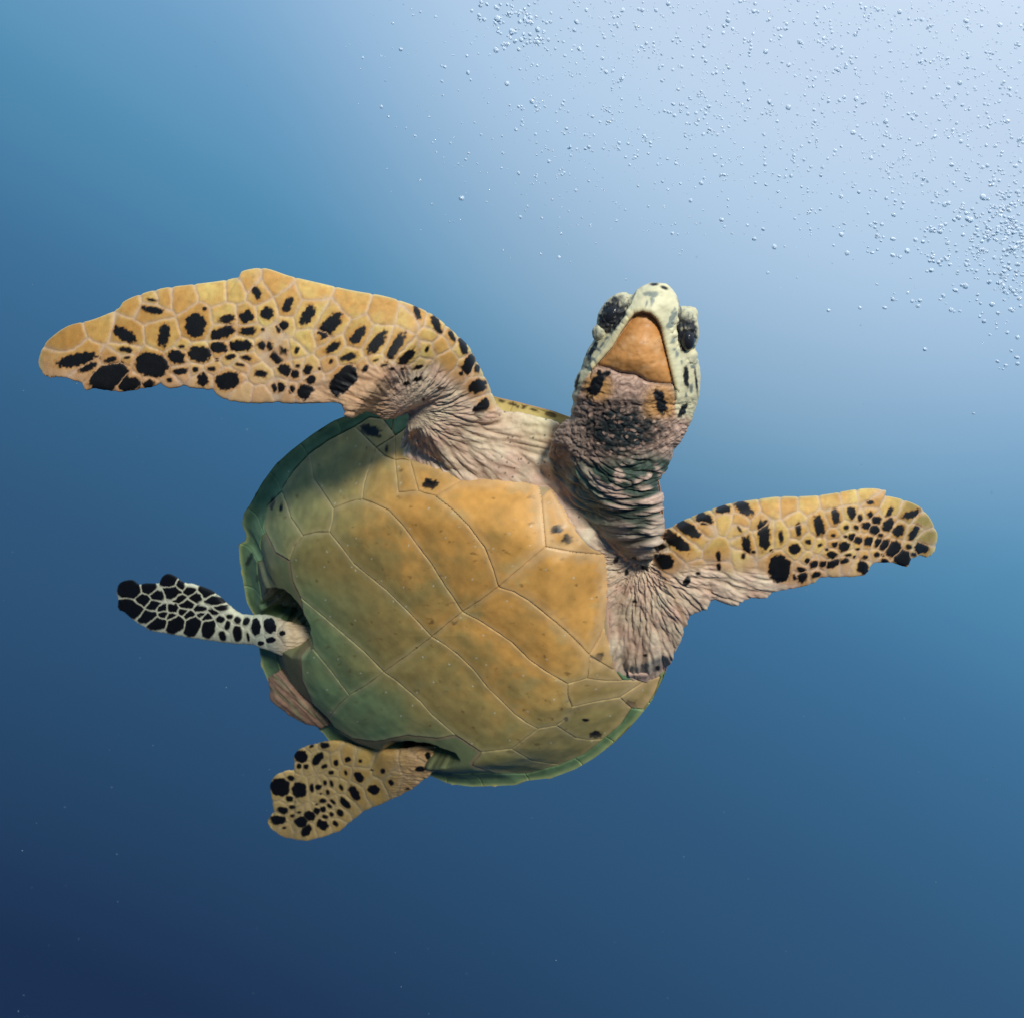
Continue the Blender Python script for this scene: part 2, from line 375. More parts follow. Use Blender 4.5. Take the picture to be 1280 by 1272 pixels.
# marginal scutes round the rim
MARG = 25
cuts = (np.arange(MARG)+0.35*rng.random(MARG))*PER/MARG
mpig_shade = mix(np.broadcast_to(s2l(116, 142, 100), (len(fpx), 3)), s2l(92, 118, 80), sstep(-0.2, 0.5, fbm(fpx/25, fpy/25, 4, 71)))  # blue-green shade of the rim painted into the plates
mpig_shade = mix(mpig_shade, s2l(176, 184, 120), sstep(0.010, 0.001, fgd)*0.6)  # highlight along the shell edge, painted as a pale line
mpig_shade = mix(mpig_shade, s2l(200, 176, 112), sstep(585, 610, fpx)*sstep(545, 525, fpy)*0.85)
mpig_shade = mix(mpig_shade, s2l(60, 50, 34), spots_mask(fpx, fpy, [(628,501,4,2,15),(641,505,6,2,15),(655,509,3,2,0),(668,512,6,2,20),(690,518,9,3,10),(648,508,2,2,0)], 0.5)*0.9)
mpig_shade = mix(mpig_shade, s2l(40, 44, 34), spots_mask(fpx, fpy, PLSPOTS, 0.5)*0.9)
allsc = allsc.ravel()
for k in range(MARG):
    a, b = cuts[k], cuts[(k+1) % MARG]+(PER if k == MARG-1 else 0)
    s_ = np.where(fgs < a, fgs+PER, fgs) if k == MARG-1 else fgs
    sc = np.clip(1-fgd/0.33, 0.2, 1)
    sd = np.minimum(np.minimum((s_-a)*sc, (b-s_)*sc), np.minimum(0.062-fgd, fgd+0.004))*900
    sd = np.minimum(sd, -allsc-0.5)
    sd = np.where((fpx > 740) & (fpy < 862) & (fpy > 560), np.minimum(sd, polydist(fpx, fpy, BORD+[(760,1050),(250,1050),(250,520)])), sd) if (sd > 0)[(fpx > 740) & (fpy < 862) & (fpy > 560)].any() else sd
    ix = np.nonzero(sd > -3)[0]
    if len(ix) > 20: add_piece('marginal_scute', ix, sd[ix], mpig_shade[ix], 0.001, 0.0012)

# depth of the belly surface by pixel, for what grows out of it
GS = 4
dm_s = np.zeros((340, 340)); dm_n = np.zeros((340, 340))
gi, gj = np.clip((fpx/GS).astype(int), 0, 339), np.clip((fpy/GS).astype(int), 0, 339)
np.add.at(dm_s, (gi, gj), -Vu[:, 2]); np.add.at(dm_n, (gi, gj), 1)
dmap = np.where(dm_n > 0, dm_s/np.maximum(dm_n, 1), 0)
for _ in range(60):
    z = dmap == 0
    if not z.any(): break
    acc_, cnt_ = np.zeros_like(dmap), np.zeros_like(dmap)
    for a, b in ((0, 1), (0, -1), (1, 0), (-1, 0)):
        q = np.roll(dmap, (a, b), (0, 1)); acc_ += q; cnt_ += q > 0
    dmap = np.where(z & (cnt_ > 0), acc_/np.maximum(cnt_, 1), dmap)
for _ in range(2):
    dmap = (dmap+np.roll(dmap, 1, 0)+np.roll(dmap, -1, 0)+np.roll(dmap, 1, 1)+np.roll(dmap, -1, 1))/5
def DSH(px, py):
    x = np.clip(np.asarray(px, float)/GS-0.5, 0, 338.99); y = np.clip(np.asarray(py, float)/GS-0.5, 0, 338.99)
    i, j = x.astype(int), y.astype(int); a, b = x-i, y-j
    return (dmap[i, j]*(1-a)+dmap[i+1, j]*a)*(1-b)+(dmap[i, j+1]*(1-a)+dmap[i+1, j+1]*a)*b
CHEST = [(498,560),(503,535),(512,517),(560,510),(612,508),(660,518),(700,528),(720,600),(780,640),(815,690),(850,720),(862,765),(850,800),(838,825),(820,852),(795,866),(766,860),(748,790),(744,702),(700,668),(672,622),(620,612),(572,612),(515,592)]
def border_depth(px, py):
    """belly depth at the nearest point of its front border"""
    B = np.asarray(BORD, float); best = np.full(px.shape, 1e9); dep = np.zeros(px.shape)
    Dk = DSH(B[:, 0], B[:, 1]); w = np.zeros(px.shape)
    for (x0, y0), (x1, y1), d0, d1 in zip(B[:-1], B[1:], Dk[:-1], Dk[1:]):
        dx, dy = x1-x0, y1-y0; t = np.clip(((px-x0)*dx+(py-y0)*dy)/(dx*dx+dy*dy), 0, 1)
        q = 1/(((px-x0-t*dx)**2+(py-y0-t*dy)**2)+9.0)**2
        dep += q*(d0+(d1-d0)*t); w += q
    return dep/w
def out_of_plastron(px, py): return -polydist(px, py, BORD+[(760,1050),(250,1050),(250,520)])

# carapace dome, its far side and the serrated rim
ND, NC = 80, 650
iu = np.linspace(0, NT, NC, endpoint=False).astype(int)
t2 = (np.linspace(0, 1, ND)**1.3*0.999)[None, :]
du = cu[iu][:, None]*(1-t2)+cU*t2; dv = cv[iu][:, None]*(1-t2)+cV*t2
dd = np.hypot(cu[iu]-cU, cv[iu]-cV)[:, None]*t2
dw = -0.006*sstep(0, 0.004, dd)-0.175*(1-(1-np.clip(dd/0.33, 0, 1))**1.9)+0.003
Vd = Q0+du[..., None]*Lv+dv[..., None]*Fv+dw[..., None]*Nv
wx_, wy_, wid = worley(du/0.115, dv/0.105, 5)
streak = fbm(du/0.012+wid*40, dv/0.05, 4, 91)
cc = mix(np.broadcast_to(s2l(96, 66, 34), du.shape+(3,)), s2l(206, 158, 74), sstep(0.0, 0.35, streak))
cc = mix(cc, s2l(34, 26, 18), sstep(0.0, 0.4, fbm(du/0.03+wid*9, dv/0.02, 3, 97)))
cc = mix(cc, s2l(170, 160, 96), sstep(0.03, 0.008, dd)*0.7)
Vd = Vd-(0.002*sstep(0.02, 0.08, wy_-wx_))[..., None]*Nv
i2 = np.arange(NC*ND).reshape(NC, ND); n2 = np.roll(i2, -1, 0)
FD = np.stack([i2[:, :-1], n2[:, :-1], n2[:, 1:], i2[:, 1:]], -1).reshape(-1, 4)
# join to the underside rim
carapace = mesh_from('carapace', Vd.reshape(-1, 3), FD, MAT_CARA, turtle, cc.reshape(-1, 3))
for o in [q for q in turtle.children if q.name.startswith('plastron_scute')]: o.parent = bridge
for o in [q for q in turtle.children if q.name.startswith('marginal_scute')]: o.parent = carapace
carapace['label'] = 'brown and amber streaked upper shell with a pale serrated rim'

# ------------------------------------------------------------------ limbs, neck and head: closed lofts, then one skin
parts_v, parts_f, off = [], [], 0
def push(Vr, Fr):
    global off
    parts_v.append(Vr); parts_f.append(Fr+off); off += len(Vr)
def loft(sA, A, sB, B, sD, D, nS, nR, linB=False, pw=0.62, jagB=0.0, seed=1):
    """A, B edge pixels along s; D rows (depthA, depthB, thick front, thick back, asym)"""
    s0, s1 = max(sA[0], sB[0]), min(sA[-1], sB[-1])
    s = np.linspace(s0, s1, nS)
    a = catmull(sA, A, s); b = (np.stack([np.interp(s, sB, np.array(B)[:, k]) for k in (0, 1)], 1) if linB else catmull(sB, B, s))
    d = np.stack([np.interp(s, sD, np.array(D)[:, k]) for k in range(5)], 1)
    for _ in range(int(nS/25)):
        d[1:-1] = 0.25*d[:-2]+0.5*d[1:-1]+0.25*d[2:]
    if jagB:
        j = fbm(s*3.1, s*0, 3, seed); b[:, 1] += jagB*j
    PA, PB = unproj(a[:, 0], a[:, 1], d[:, 0]), unproj(b[:, 0], b[:, 1], d[:, 1])
    ab = PB-PA; abn = ab/(np.linalg.norm(ab, axis=1, keepdims=True)+1e-9)
    mid = (PA+PB)/2; vdir = -mid/np.linalg.norm(mid, axis=1, keepdims=True)
    n = vdir-abn*(vdir*abn).sum(1, keepdims=True); n /= np.linalg.norm(n, axis=1, keepdims=True)
    ph = np.linspace(0, 2*math.pi, nR, endpoint=False)
    c, sn = np.cos(ph), np.sin(ph)
    u = (1-c)/2
    sh = np.sign(sn)*np.abs(sn)**pw
    th = np.where(sn >= 0, d[:, 2:3], d[:, 3:4])*(1+d[:, 4:5]*c[None])
    ring = PA[:, None]+ab[:, None]*u[None, :, None]+n[:, None]*(th*sh[None])[..., None]
    Vr = ring.reshape(-1, 3)
    i = np.arange(nS*nR).reshape(nS, nR); j = np.roll(i, -1, 1)
    q = np.stack([i[:-1], i[1:], j[1:], j[:-1]], -1).reshape(-1, 4)
    tri = np.concatenate([q[:, [0, 1, 2]], q[:, [0, 2, 3]]])
    k0, k1 = len(Vr), len(Vr)+1
    Vr = np.concatenate([Vr, ring[0].mean(0)[None], ring[-1].mean(0)[None]])
    tri = np.concatenate([tri, np.stack([np.full(nR, k0), i[0], j[0]], 1), np.stack([np.full(nR, k1), j[-1], i[-1]], 1)])
    push(Vr, tri)
def ellipsoid(cx, cy, d, rx, ry, rz, rot=0, nu=48, nv=32):
    th = np.linspace(0, 2*math.pi, nu, endpoint=False); ph = np.linspace(0, math.pi, nv)
    T, P = np.meshgrid(th, ph, indexing='ij')
    x, y, z = rx*np.sin(P)*np.cos(T), ry*np.sin(P)*np.sin(T), rz*np.cos(P)
    ca, sa = math.cos(rot), math.sin(rot)
    v = np.stack([x*ca-y*sa, x*sa+y*ca, z], -1)+unproj(cx, cy, d)
    i = np.arange(nu*nv).reshape(nu, nv); j = np.roll(i, -1, 0)
    q = np.stack([i[:, :-1], i[:, 1:], j[:, 1:], j[:, :-1]], -1).reshape(-1, 4)
    return v.reshape(-1, 3), np.concatenate([q[:, [0, 1, 2]], q[:, [0, 2, 3]]])

# front flipper with the wide reach
A1 = [(0,690,570),(1,668,545),(2,640,522),(3,618,511),(4,609,494),(5,603,479),(6,595,457),(7,585,435),(8,567.5,417),(9,543,396),
      (10,512,381),(11,480,371),(12,440,364),(13,400,355),(14,362,346),(15,328,336),(15.5,303,340),(15.7,299,346),(16,285,350.5),(17,245,356),
      (18,205,361),(19,175,369),(19.7,155,378),(20,149,386),(21,117.5,400),(22,87.5,407.5),(23,67.5,420),(24,55,433),(25,49,450),(25.4,49,456)]
B1 = [(0,660,610),(1,612,598),(2,555,580),(3,515,552),(4,508,530),(5,512,515),(5.6,502,520),(6,496,524),(6.6,484,525),(7,476,524),(7.4,470,518),(8,459,514),
      (8.5,447,520),(9,439,523),(9.4,430,520),(9.6,426,507),(10,405,505),(11,375,505),(12,350,503),(13,312,504),(13.6,287,501),(13.9,271,493),(14.1,266,487),
      (14.8,250,485.5),(15.2,243,485),(15.6,230,482.5),(16,212,486),(16.5,201,479),(17,192,483),(17.5,180,485),(18.2,165,488),(19,150,490),(19.6,135,488),(20,119,485),(20.4,108,488),
      (20.7,101,478),(21.4,87,474),(22,74,471),(23,63,472),(24,55,469),(25,50,460),(25.4,49.3,458)]
D1 = [(0,DSH(690,570)+.01,DSH(660,610)+.03,0.018,0.03,0),(1,DSH(668,545)-.012,DSH(612,598)+.012,0.022,0.03,0),(2,DSH(640,522)-.03,DSH(555,580)-.004,0.024,0.04,0),(3,1.20,1.25,0.024,0.05,0),
      (4,1.19,1.24,0.026,0.045,0.1),(6,1.165,1.205,0.027,0.036,0.2),(8,1.135,1.16,0.025,0.027,0.3),(9.2,1.115,1.12,0.023,0.024,0.3),(11,1.115,1.13,0.022,0.018,0.42),(14,1.13,1.15,0.016,0.012,0.42),
      (18,1.155,1.17,0.011,0.008,0.35),(22,1.185,1.19,0.006,0.005,0.2),(25.4,1.215,1.215,0.002,0.002,0)]
def unz(L): L = np.array(L, float); return L[:, 0], L[:, 1:]
loft(*unz(A1), *unz(B1), *unz(D1), 640, 190, linB=True, jagB=1.6, seed=4, pw=0.72)
# the other front flipper
A2 = [(0,765,690),(1,783,694),(2,800,698),(3,812,691),(4,820,681),(5,833,669),(6,848,658.5),(7,867,648.5),(8,889,639.5),(9,911,631.5),(10,937,627),
      (11,972,622),(12,1001,621.4),(13,1030,619),(14,1068,612.4),(15,1089,611),(15.8,1108,613),(16.1,1103,618),(17,1129,625),(18,1148,633),(19,1158,642),(20,1166,655),(21,1171,667),(21.6,1171,676),(22,1169.5,684)]
B2 = [(0,770,800),(1,785,842),(2,814,850),(3,839,823),(4,852,799),(5,857,782),(6,864,766),(6.6,876,764.5),(7,882,761),(7.5,888,748),(8,894,747.5),(8.8,915,756),(9,920,756),(9.4,932,748.5),(10,950,748),
      (10.3,959,747),(11,972,738),(12,1000,732.5),(12.7,1017,728),(13,1024,720.5),(14,1055,721),(14.8,1080,718),(15.2,1085,713),(15.6,1088,705),(16,1099,702),(17,1116,702.5),(17.6,1127,706),(18,1134,708.5),
      (18.5,1137,701),(19,1140,697.5),(20,1149,694),(21,1159,696),(21.6,1164,693),(22,1167,690)]
D2 = [(0,DSH(765,690)+.01,DSH(770,800)+.02,0.012,0.03,0),(1,1.25,1.345,0.018,0.04,0),(2,1.242,1.345,0.024,0.05,0),(3,1.235,1.325,0.027,0.05,0),(4,1.228,1.288,0.028,0.045,0.1),(6,1.215,1.258,0.028,0.036,0.2),(8,1.203,1.238,0.023,0.026,0.3),(11,1.195,1.222,0.021,0.017,0.42),(14,1.20,1.215,0.015,0.011,0.4),(18,1.23,1.235,0.008,0.006,0.2),(22,1.275,1.275,0.002,0.002,0)]
loft(*unz(A2), *unz(B2), *unz(D2), 520, 190, linB=True, jagB=1.4, seed=9, pw=0.72)
# hind flippers
A3 = [(0,392,788),(1,366,783),(2,346,775),(3,331,771),(4,311,771),(5,300,769),(6,289,760),(7,274,746),(8,261.5,737),(9,241,730),(9.5,229,728),(10,221.5,722),(11,210,717),(11.6,203,721),(12,199.6,728),
      (13,182,729),(13.4,174,730),(14,165,724.5),(15,150.6,728),(16,146,739),(16.6,148,746)]
B3 = [(0,385,830),(1,362,816),(2,342,811),(3,327,806),(4,314,802),(5,290,800),(6,259,797),(7,235,794),(8,220,791.5),(9,203,789),(10,187,786),(11,177,780),(12,170,776),(13,163,770),(14,156,764),(14.6,150,762),(15,147.5,758),(15.6,149,752),(16,148.5,750),(16.6,148,748)]
def pd(px, py, o=0.0): return float(PD(px, py, 0.03))+o
D3 = [(0,pd(392,788,.0),pd(385,830,.0),0.018,0.02,0),(1.3,pd(359,781,-.04),pd(355,813,-.045),0.02,0.02,0),(4,pd(311,771),pd(314,802),0.015,0.016,0),(7,pd(274,746,.01),pd(235,794,.0),0.011,0.011,-0.2),(11,pd(210,717,.03),pd(177,780,.02),0.006,0.006,-0.2),(16.6,pd(148,746,.06),pd(148,748,.06),0.002,0.002,0)]
loft(*unz(A3), *unz(B3), *unz(D3), 320, 120, linB=True, jagB=0.7, seed=14)
A4 = [(0,565,930),(1,538,937),(2,511,938),(3,480,939),(4,463,938),(5,446,933),(6,428.7,927),(7,412,926),(8,397,929),(9,378,934.5),(9.6,369,942),(10,368,950),(10.5,371,961),(10.8,358,963),(11.2,346,968),(12,338,980),(12.6,340,989),(13,345,995),
      (13.4,356,1001),(13.7,348,1009),(14,341,1016),(14.4,336,1023)]
B4 = [(0,560,955),(1,540,959),(2,523,974.5),(3,499,991),(4,475,1002),(5,455,1011),(6,441,1023),(7,424,1037),(8,402,1045),(9,383,1049.5),(10,370,1048),(11,358,1046),(12,349,1042),(13,341.5,1037),(13.7,338,1033),(14,336,1029),(14.4,335,1027)]
D4 = [(0,pd(565,930,.01),pd(568,972,.01),0.016,0.02,0),(1,pd(538,937,-.04),pd(541,961,-.045),0.017,0.02,0),(2,pd(511,938,-.04),pd(523,974,-.03),0.018,0.02,0),(4,pd(463,938,.0),pd(475,1002,.02),0.014,0.015,0),(7,pd(412,926,.01),pd(424,1037,.05),0.009,0.009,0),(11,pd(350,967,.03),pd(358,1046,.07),0.005,0.005,0),(14.4,pd(336,1023,.07),pd(335,1027,.07),0.002,0.002,0)]
loft(*unz(A4), *unz(B4), *unz(D4), 320, 150, linB=True, jagB=0.6, seed=19)
# tail
A5 = [(0,352,838),(1,372,852),(2,392,876),(3,412,902)]
B5 = [(0,337,846),(1,346,874),(2,374,896),(3,402,908)]
D5 = [(0,pd(352,838,.01),pd(337,846,.01),0.008,0.01,0),(1,pd(372,852,-.01),pd(346,874,-.01),0.014,0.016,0),(2,pd(392,876,-.005),pd(374,896,-.005),0.013,0.016,0),(3,pd(412,902,.02),pd(402,908,.02),0.006,0.006,0)]
loft(*unz(A5), *unz(B5), *unz(D5), 120, 80)
# chest skin from the edge of the belly shell up to the neck and shoulders
gx, gy = np.meshgrid(np.arange(480, 880, 3.0), np.arange(490, 880, 3.0), indexing='ij')
cm = polydist(gx, gy, CHEST) > 0
cout = out_of_plastron(gx, gy)
bdp = np.where(cout > 0, border_depth(gx, gy), DSH(gx, gy)); bdp = np.minimum(bdp, DSH(gx, gy))
cd = bdp-(-0.005+0.0062*sstep(-9, 1, cout)+0.022*sstep(0, 70, cout))-0.03*np.exp(-((gx-548)**2+(gy-532)**2)/48**2)*sstep(0, 40, cout)
vf, vb = unproj(gx, gy, cd).reshape(-1, 3), unproj(gx, gy, DSH(gx, gy)+0.025).reshape(-1, 3)
ii = np.arange(gx.size).reshape(gx.shape); nn = gx.size
cell = cm[:-1, :-1] & cm[1:, :-1] & cm[:-1, 1:] & cm[1:, 1:]
a, b_, c_, d_ = ii[:-1, :-1][cell], ii[1:, :-1][cell], ii[1:, 1:][cell], ii[:-1, 1:][cell]
tr = [np.stack([a, d_, c_], 1), np.stack([a, c_, b_], 1), np.stack([a, c_, d_], 1)+nn, np.stack([a, b_, c_], 1)+nn]
ed = np.concatenate([np.stack(p, 1) for p in ((a, d_), (d_, c_), (c_, b_), (b_, a))])
key = set(map(tuple, ed.tolist()))
bd = np.array([e for e in key if (e[1], e[0]) not in key])
tr += [np.stack([bd[:, 0], bd[:, 0]+nn, bd[:, 1]+nn], 1), np.stack([bd[:, 0], bd[:, 1]+nn, bd[:, 1]], 1)]
push(np.concatenate([vf, vb]), np.concatenate(tr))
# neck and head
NK = [(0,672,596,800,716,1.25,0.03,0.06),(1,684,566,822,692,1.19,0.045,0.06),(2,690,546,828,652,1.165,0.052,0.06),(3,701,531,827,622,1.15,0.054,0.056),(4,711,521,826,598,1.14,0.055,0.054),
      (5,714,512,842,566,1.13,0.056,0.052),(6,715,500,857,540,1.12,0.056,0.052),(7,719,485,866,515,1.11,0.054,0.052),(8,722,470,871,490,1.10,0.051,0.052),(9,731,448,872,466,1.09,0.047,0.05),
      (10,742,430,867,441,1.08,0.043,0.046),(11,753,412,860,418,1.072,0.04,0.04),(12,768,394,854,400,1.062,0.036,0.034),(13,784,378,847,384,1.052,0.03,0.028),(14,799,365,840,369,1.047,0.022,0.018),(15,813,358,831,358.5,1.045,0.01,0.008)]
k, v = unz(NK)
loft(k, v[:, :2], k, v[:, 2:4], k, np.stack([v[:, 4], v[:, 4], v[:, 5], v[:, 6], v[:, 4]*0], 1), 300, 200, pw=0.8)
EYES = [(770,394,1.06,0.0155,0.0245,0.025,-0.62), (853,414,1.06,0.0152,0.0245,0.027,0.06)]
for e in EYES:
    push(*ellipsoid(*e))
# brow and cheek lumps that hold the eyes
push(*ellipsoid(784, 381, 1.064, 0.009, 0.008, 0.016))
push(*ellipsoid(859, 395, 1.06, 0.0098, 0.0075, 0.018))
push(*ellipsoid(751, 416, 1.063, 0.0075, 0.008, 0.014))
push(*ellipsoid(859, 447, 1.066, 0.0095, 0.009, 0.016))

me = bpy.data.meshes.new('skin_raw')
sv = np.concatenate(parts_v); sf = np.concatenate(parts_f)
me.vertices.add(len(sv)); me.vertices.foreach_set('co', sv.astype(np.float32).ravel())
me.loops.add(sf.size); me.loops.foreach_set('vertex_index', sf.astype(np.int32).ravel())
me.polygons.add(len(sf)); me.polygons.foreach_set('loop_start', np.arange(0, sf.size, 3, dtype=np.int32))
me.polygons.foreach_set('loop_total', np.full(len(sf), 3, np.int32)); me.update(calc_edges=True)
raw = bpy.data.objects.new('skin_raw', me); col.objects.link(raw)
md = raw.modifiers.new('r', 'REMESH'); md.mode = 'VOXEL'; md.voxel_size = 0.0013
dg = bpy.context.evaluated_depsgraph_get(); ev = raw.evaluated_get(dg); em = ev.to_mesh()
nv = len(em.vertices); BV = np.empty(nv*3, np.float32); em.vertices.foreach_get('co', BV); BV = BV.reshape(-1, 3).astype(float)
nl = len(em.loops); li = np.empty(nl, np.int32); em.loops.foreach_get('vertex_index', li)
lt = np.empty(len(em.polygons), np.int32); em.polygons.foreach_get('loop_total', lt)
assert (lt == 4).all(), 'quads expected'
BF = li.reshape(-1, 4)
ne = len(em.edges); BE = np.empty(ne*2, np.int32); em.edges.foreach_get('vertices', BE); BE = BE.reshape(-1, 2)
ev.to_mesh_clear(); bpy.data.objects.remove(raw); bpy.data.meshes.remove(me)
print('skin verts', nv)
deg = np.bincount(BE.ravel(), minlength=nv)[:, None]
def lap(X):
    o = np.stack([np.bincount(BE[:, 0], X[BE[:, 1], j], nv)+np.bincount(BE[:, 1], X[BE[:, 0], j], nv) for j in range(3)], 1)
    return o/deg-X
for it in range(5):
    BV = BV+0.55*lap(BV); BV = BV-0.50*lap(BV)
# skin leaves the belly shell gently along its border
bx, by = project(BV)
nearc = (bx > 500) & (bx < 850) & (by > 520) & (by < 870)
co = out_of_plastron(bx[nearc], by[nearc]); dep = -BV[nearc, 2]
bd_ = np.where(co > 0, np.minimum(border_depth(bx[nearc], by[nearc]), DSH(bx[nearc], by[nearc])), DSH(bx[nearc], by[nearc]))
lim = bd_-np.where(co > 0, 0.0005+0.0011*co+0.0014*np.maximum(co-4, 0)*sstep(700, 720, bx[nearc])+np.maximum(co-6, 0)*(0.0014*sstep(640, 570, bx[nearc])+0.0010*sstep(785, 815, bx[nearc])*sstep(700, 740, by[nearc])), 0.0005+0.0015*co)
inz = polydist(bx[nearc], by[nearc], [(500,600),(512,545),(545,520),(640,500),(720,520),(850,640),(870,760),(850,870),(700,870)]) > 0
fix = np.where((dep < lim) & inz, 1+(lim/dep-1)*sstep(60, 25, co), 1.0)
BV[nearc] *= fix[:, None]
# extra melting where limbs meet the trunk
bx, by = project(BV)
melt = np.maximum.reduce([np.exp(-((bx-cx)**2+(by-cy)**2)/r**2) for cx, cy, r in ((640,540,70),(690,590,50),(795,715,40),(790,800,60),(835,700,25),(560,560,40),(620,580,60))])[:, None]
for it in range(30):
    BV = BV+0.6*melt*lap(BV)
BN = normals(BV, BF)
if (BN*(-BV)).sum(1)[BV[:, 2] > np.quantile(BV[:, 2], 0.995)].mean() < 0: BF = BF[:, ::-1]; BN = -BN
bx, by = project(BV)
vd = -BV/np.linalg.norm(BV, axis=1, keepdims=True)
face = (BN*vd).sum(1)

# --- pattern data traced from the photograph: x, y, half length, half width, angle (degrees, y down)
def zs(L, ox, oy, k): return [(ox+x/k, oy+y/k, a/2/k, b/2/k, g) for x, y, a, b, g in L]
SP1 = zs([(645,272,100,32,10),(640,222,45,14,10),(505,395,115,52,30),(510,470,60,25,10),(700,400,50,105,10),(860,350,95,108,5),(1015,315,72,36,-12),(1115,305,64,52,-20),
          (1215,290,60,58,-20),(995,385,122,50,-22),(1120,378,72,36,-8),(1195,370,18,16,0),(270,520,185,55,-12),(320,560,92,32,-22),(435,520,62,26,-12),(515,510,30,14,-12),
          (425,605,190,110,-28),(525,640,120,60,-5),(640,545,150,108,12),(765,505,76,62,15),(880,490,104,70,8),(975,460,78,54,5),(1085,450,106,52,-4),(1205,450,68,48,0),
          (785,578,66,32,-8),(858,570,30,26,0),(940,565,38,22,0),(730,622,30,22,0),(895,620,52,58,10),(1020,625,115,80,-15),(1185,590,62,32,15),(1260,660,40,40,0),(625,640,52,36,-25),
          (1035,505,50,26,-15),(1115,510,48,22,15),(1270,500,60,72,-20),(790,455,30,15,-10),(1165,185,62,36,60),(905,265,20,18,0),(1275,365,30,34,0),(1080,545,40,16,10),(965,520,20,16,0)], 30, 320, 4)
SP1 += zs([(120,205,75,40,-65),(220,255,100,50,-58),(330,310,145,62,-48),(90,315,62,40,-35),(15,410,55,50,0),(75,455,78,64,-35),(165,432,34,20,-60),(345,418,76,36,-38),(470,360,92,48,-52),
           (565,395,120,50,-52),(660,412,145,42,-58),(712,465,105,40,-42),(425,465,72,34,-18),(398,583,165,92,-48),(220,530,48,36,-60),(505,525,40,24,-50),(815,425,36,16,-65),(770,515,52,18,-25),
           (770,578,44,24,-12),(712,600,36,20,-20),(105,530,66,50,30),(155,550,40,40,0),(235,580,44,38,-50),(205,640,80,64,-50),(75,620,58,46,-20),(140,628,36,28,-60),(335,490,22,16,-60),
           (600,508,36,12,-15),(640,525,28,14,-10),(800,685,16,14,0),(765,245,64,28,70),(860,305,86,34,65),(935,360,56,24,60),(995,412,88,34,75),(1020,508,104,48,-62),(1065,612,80,56,-20),
           (1085,720,92,54,-48),(985,548,22,18,0),(1062,525,26,40,0),(170,510,22,16,0),(500,318,16,14,0),(880,620,28,14,-10),(560,482,26,12,-20),(690,525,24,10,-10),(280,525,18,14,0)], 330, 330, 4)
SEED1 = [(85,425),(165,378),(225,375),(268,362),(298,362),(345,352),(390,362),(440,380),(480,392),(512,400),(310,355),(130,410),(550,430),(560,452),(540,420),(205,375),(300,490),(330,495),(360,492),(382,425),(404,420)]
SP2 = zs([(148,345,84,56,15),(205,270,105,42,35),(252,224,92,40,30),(312,182,62,40,25),(387,146,52,28,-5),(470,142,72,36,35),(137,290,40,26,-20),(130,408,36,22,20),(545,245,102,42,88),(478,280,60,32,85),
          (680,225,48,20,88),(612,252,42,18,85),(760,207,76,34,78),(825,172,52,28,78),(887,160,40,32,70),(605,375,96,78,88),(665,298,38,36,0),(718,270,22,18,0),(368,328,36,16,85),(370,368,26,16,85),(245,425,38,22,-60),
          (505,310,16,12,0),(465,325,22,14,90),(450,220,26,10,60),(290,395,18,12,0),(810,322,38,28,0),(858,288,42,34,-15),(822,280,22,18,0),(865,215,20,16,0),(912,265,34,28,-20),(888,250,30,24,0),(905,215,18,16,0),
          (945,208,32,28,0),(920,178,26,18,90),(960,165,24,20,-60),(985,188,34,26,0),(978,225,36,32,10),(955,268,36,30,-60),(990,272,40,24,-55),(1015,282,44,30,-55),(1030,205,48,36,-60),(1070,228,48,36,-50),
          (1120,165,66,26,-18),(1130,235,64,24,-55),(1050,300,64,46,-55),(1088,335,62,58,-60),(1035,155,38,18,-55),(1160,295,50,40,10),(1000,245,18,14,0),(985,320,22,18,0),(1010,322,14,12,0),(1015,345,26,20,0),
          (930,368,54,36,80),(695,408,42,34,-50),(690,378,32,20,0),(740,358,34,22,-25),(748,398,32,20,-20),(815,355,62,26,-25),(775,357,28,22,0),(860,345,34,16,-25),(715,343,20,18,-40),(665,410,22,14,90),
          (960,118,28,16,0),(765,283,20,12,-40),(790,300,14,12,0),(815,245,18,12,0),(1110,290,22,18,0),(1130,320,18,14,0),(940,330,18,14,0),(900,330,14,12,0),(875,322,24,12,0),(912,300,14,12,0),(575,305,14,12,0),(865,250,14,12,0)], 780, 590, 3.122)
SEED2 = [(965,633),(985,633),(1010,632),(1040,628),(1062,622),(1082,620),(880,655),(905,648),(925,650),(1150,650),(1155,675),(950,655),(995,650)]
SP3 = zs([(130,142,98,80,10),(140,228,116,74,28),(215,135,64,52,0),(185,192,84,50,-10),(215,270,94,50,-10),(260,303,92,50,-6),(255,170,60,40,0),(320,95,80,56,0),(335,152,88,54,0),(240,217,74,46,-20),(280,232,54,30,-20),
          (285,262,42,26,0),(348,305,92,62,-35),(335,235,60,36,10),(330,268,54,28,-15),(385,248,54,26,-12),(400,212,94,40,-5),(370,187,76,26,-8),(415,150,54,34,5),(430,312,92,58,-65),(410,262,64,28,-15),(465,238,68,28,10),
          (475,258,54,20,0),(508,325,80,50,-80),(500,272,44,28,-20),(535,195,104,36,15),(440,180,56,34,0),(500,155,76,38,25),(560,230,66,22,0),(565,285,32,26,20),(530,250,48,20,10),(600,313,38,20,-75),(648,350,64,34,85),
          (648,288,28,24,30),(575,365,38,26,70),(692,295,38,28,-50),(738,322,78,46,85),(805,315,74,56,70),(865,352,28,24,0),(810,385,50,28,-12),(762,400,30,24,0),(700,370,42,14,80),(370,120,34,32,0),(610,272,26,18,0)], 130, 700, 3.879)
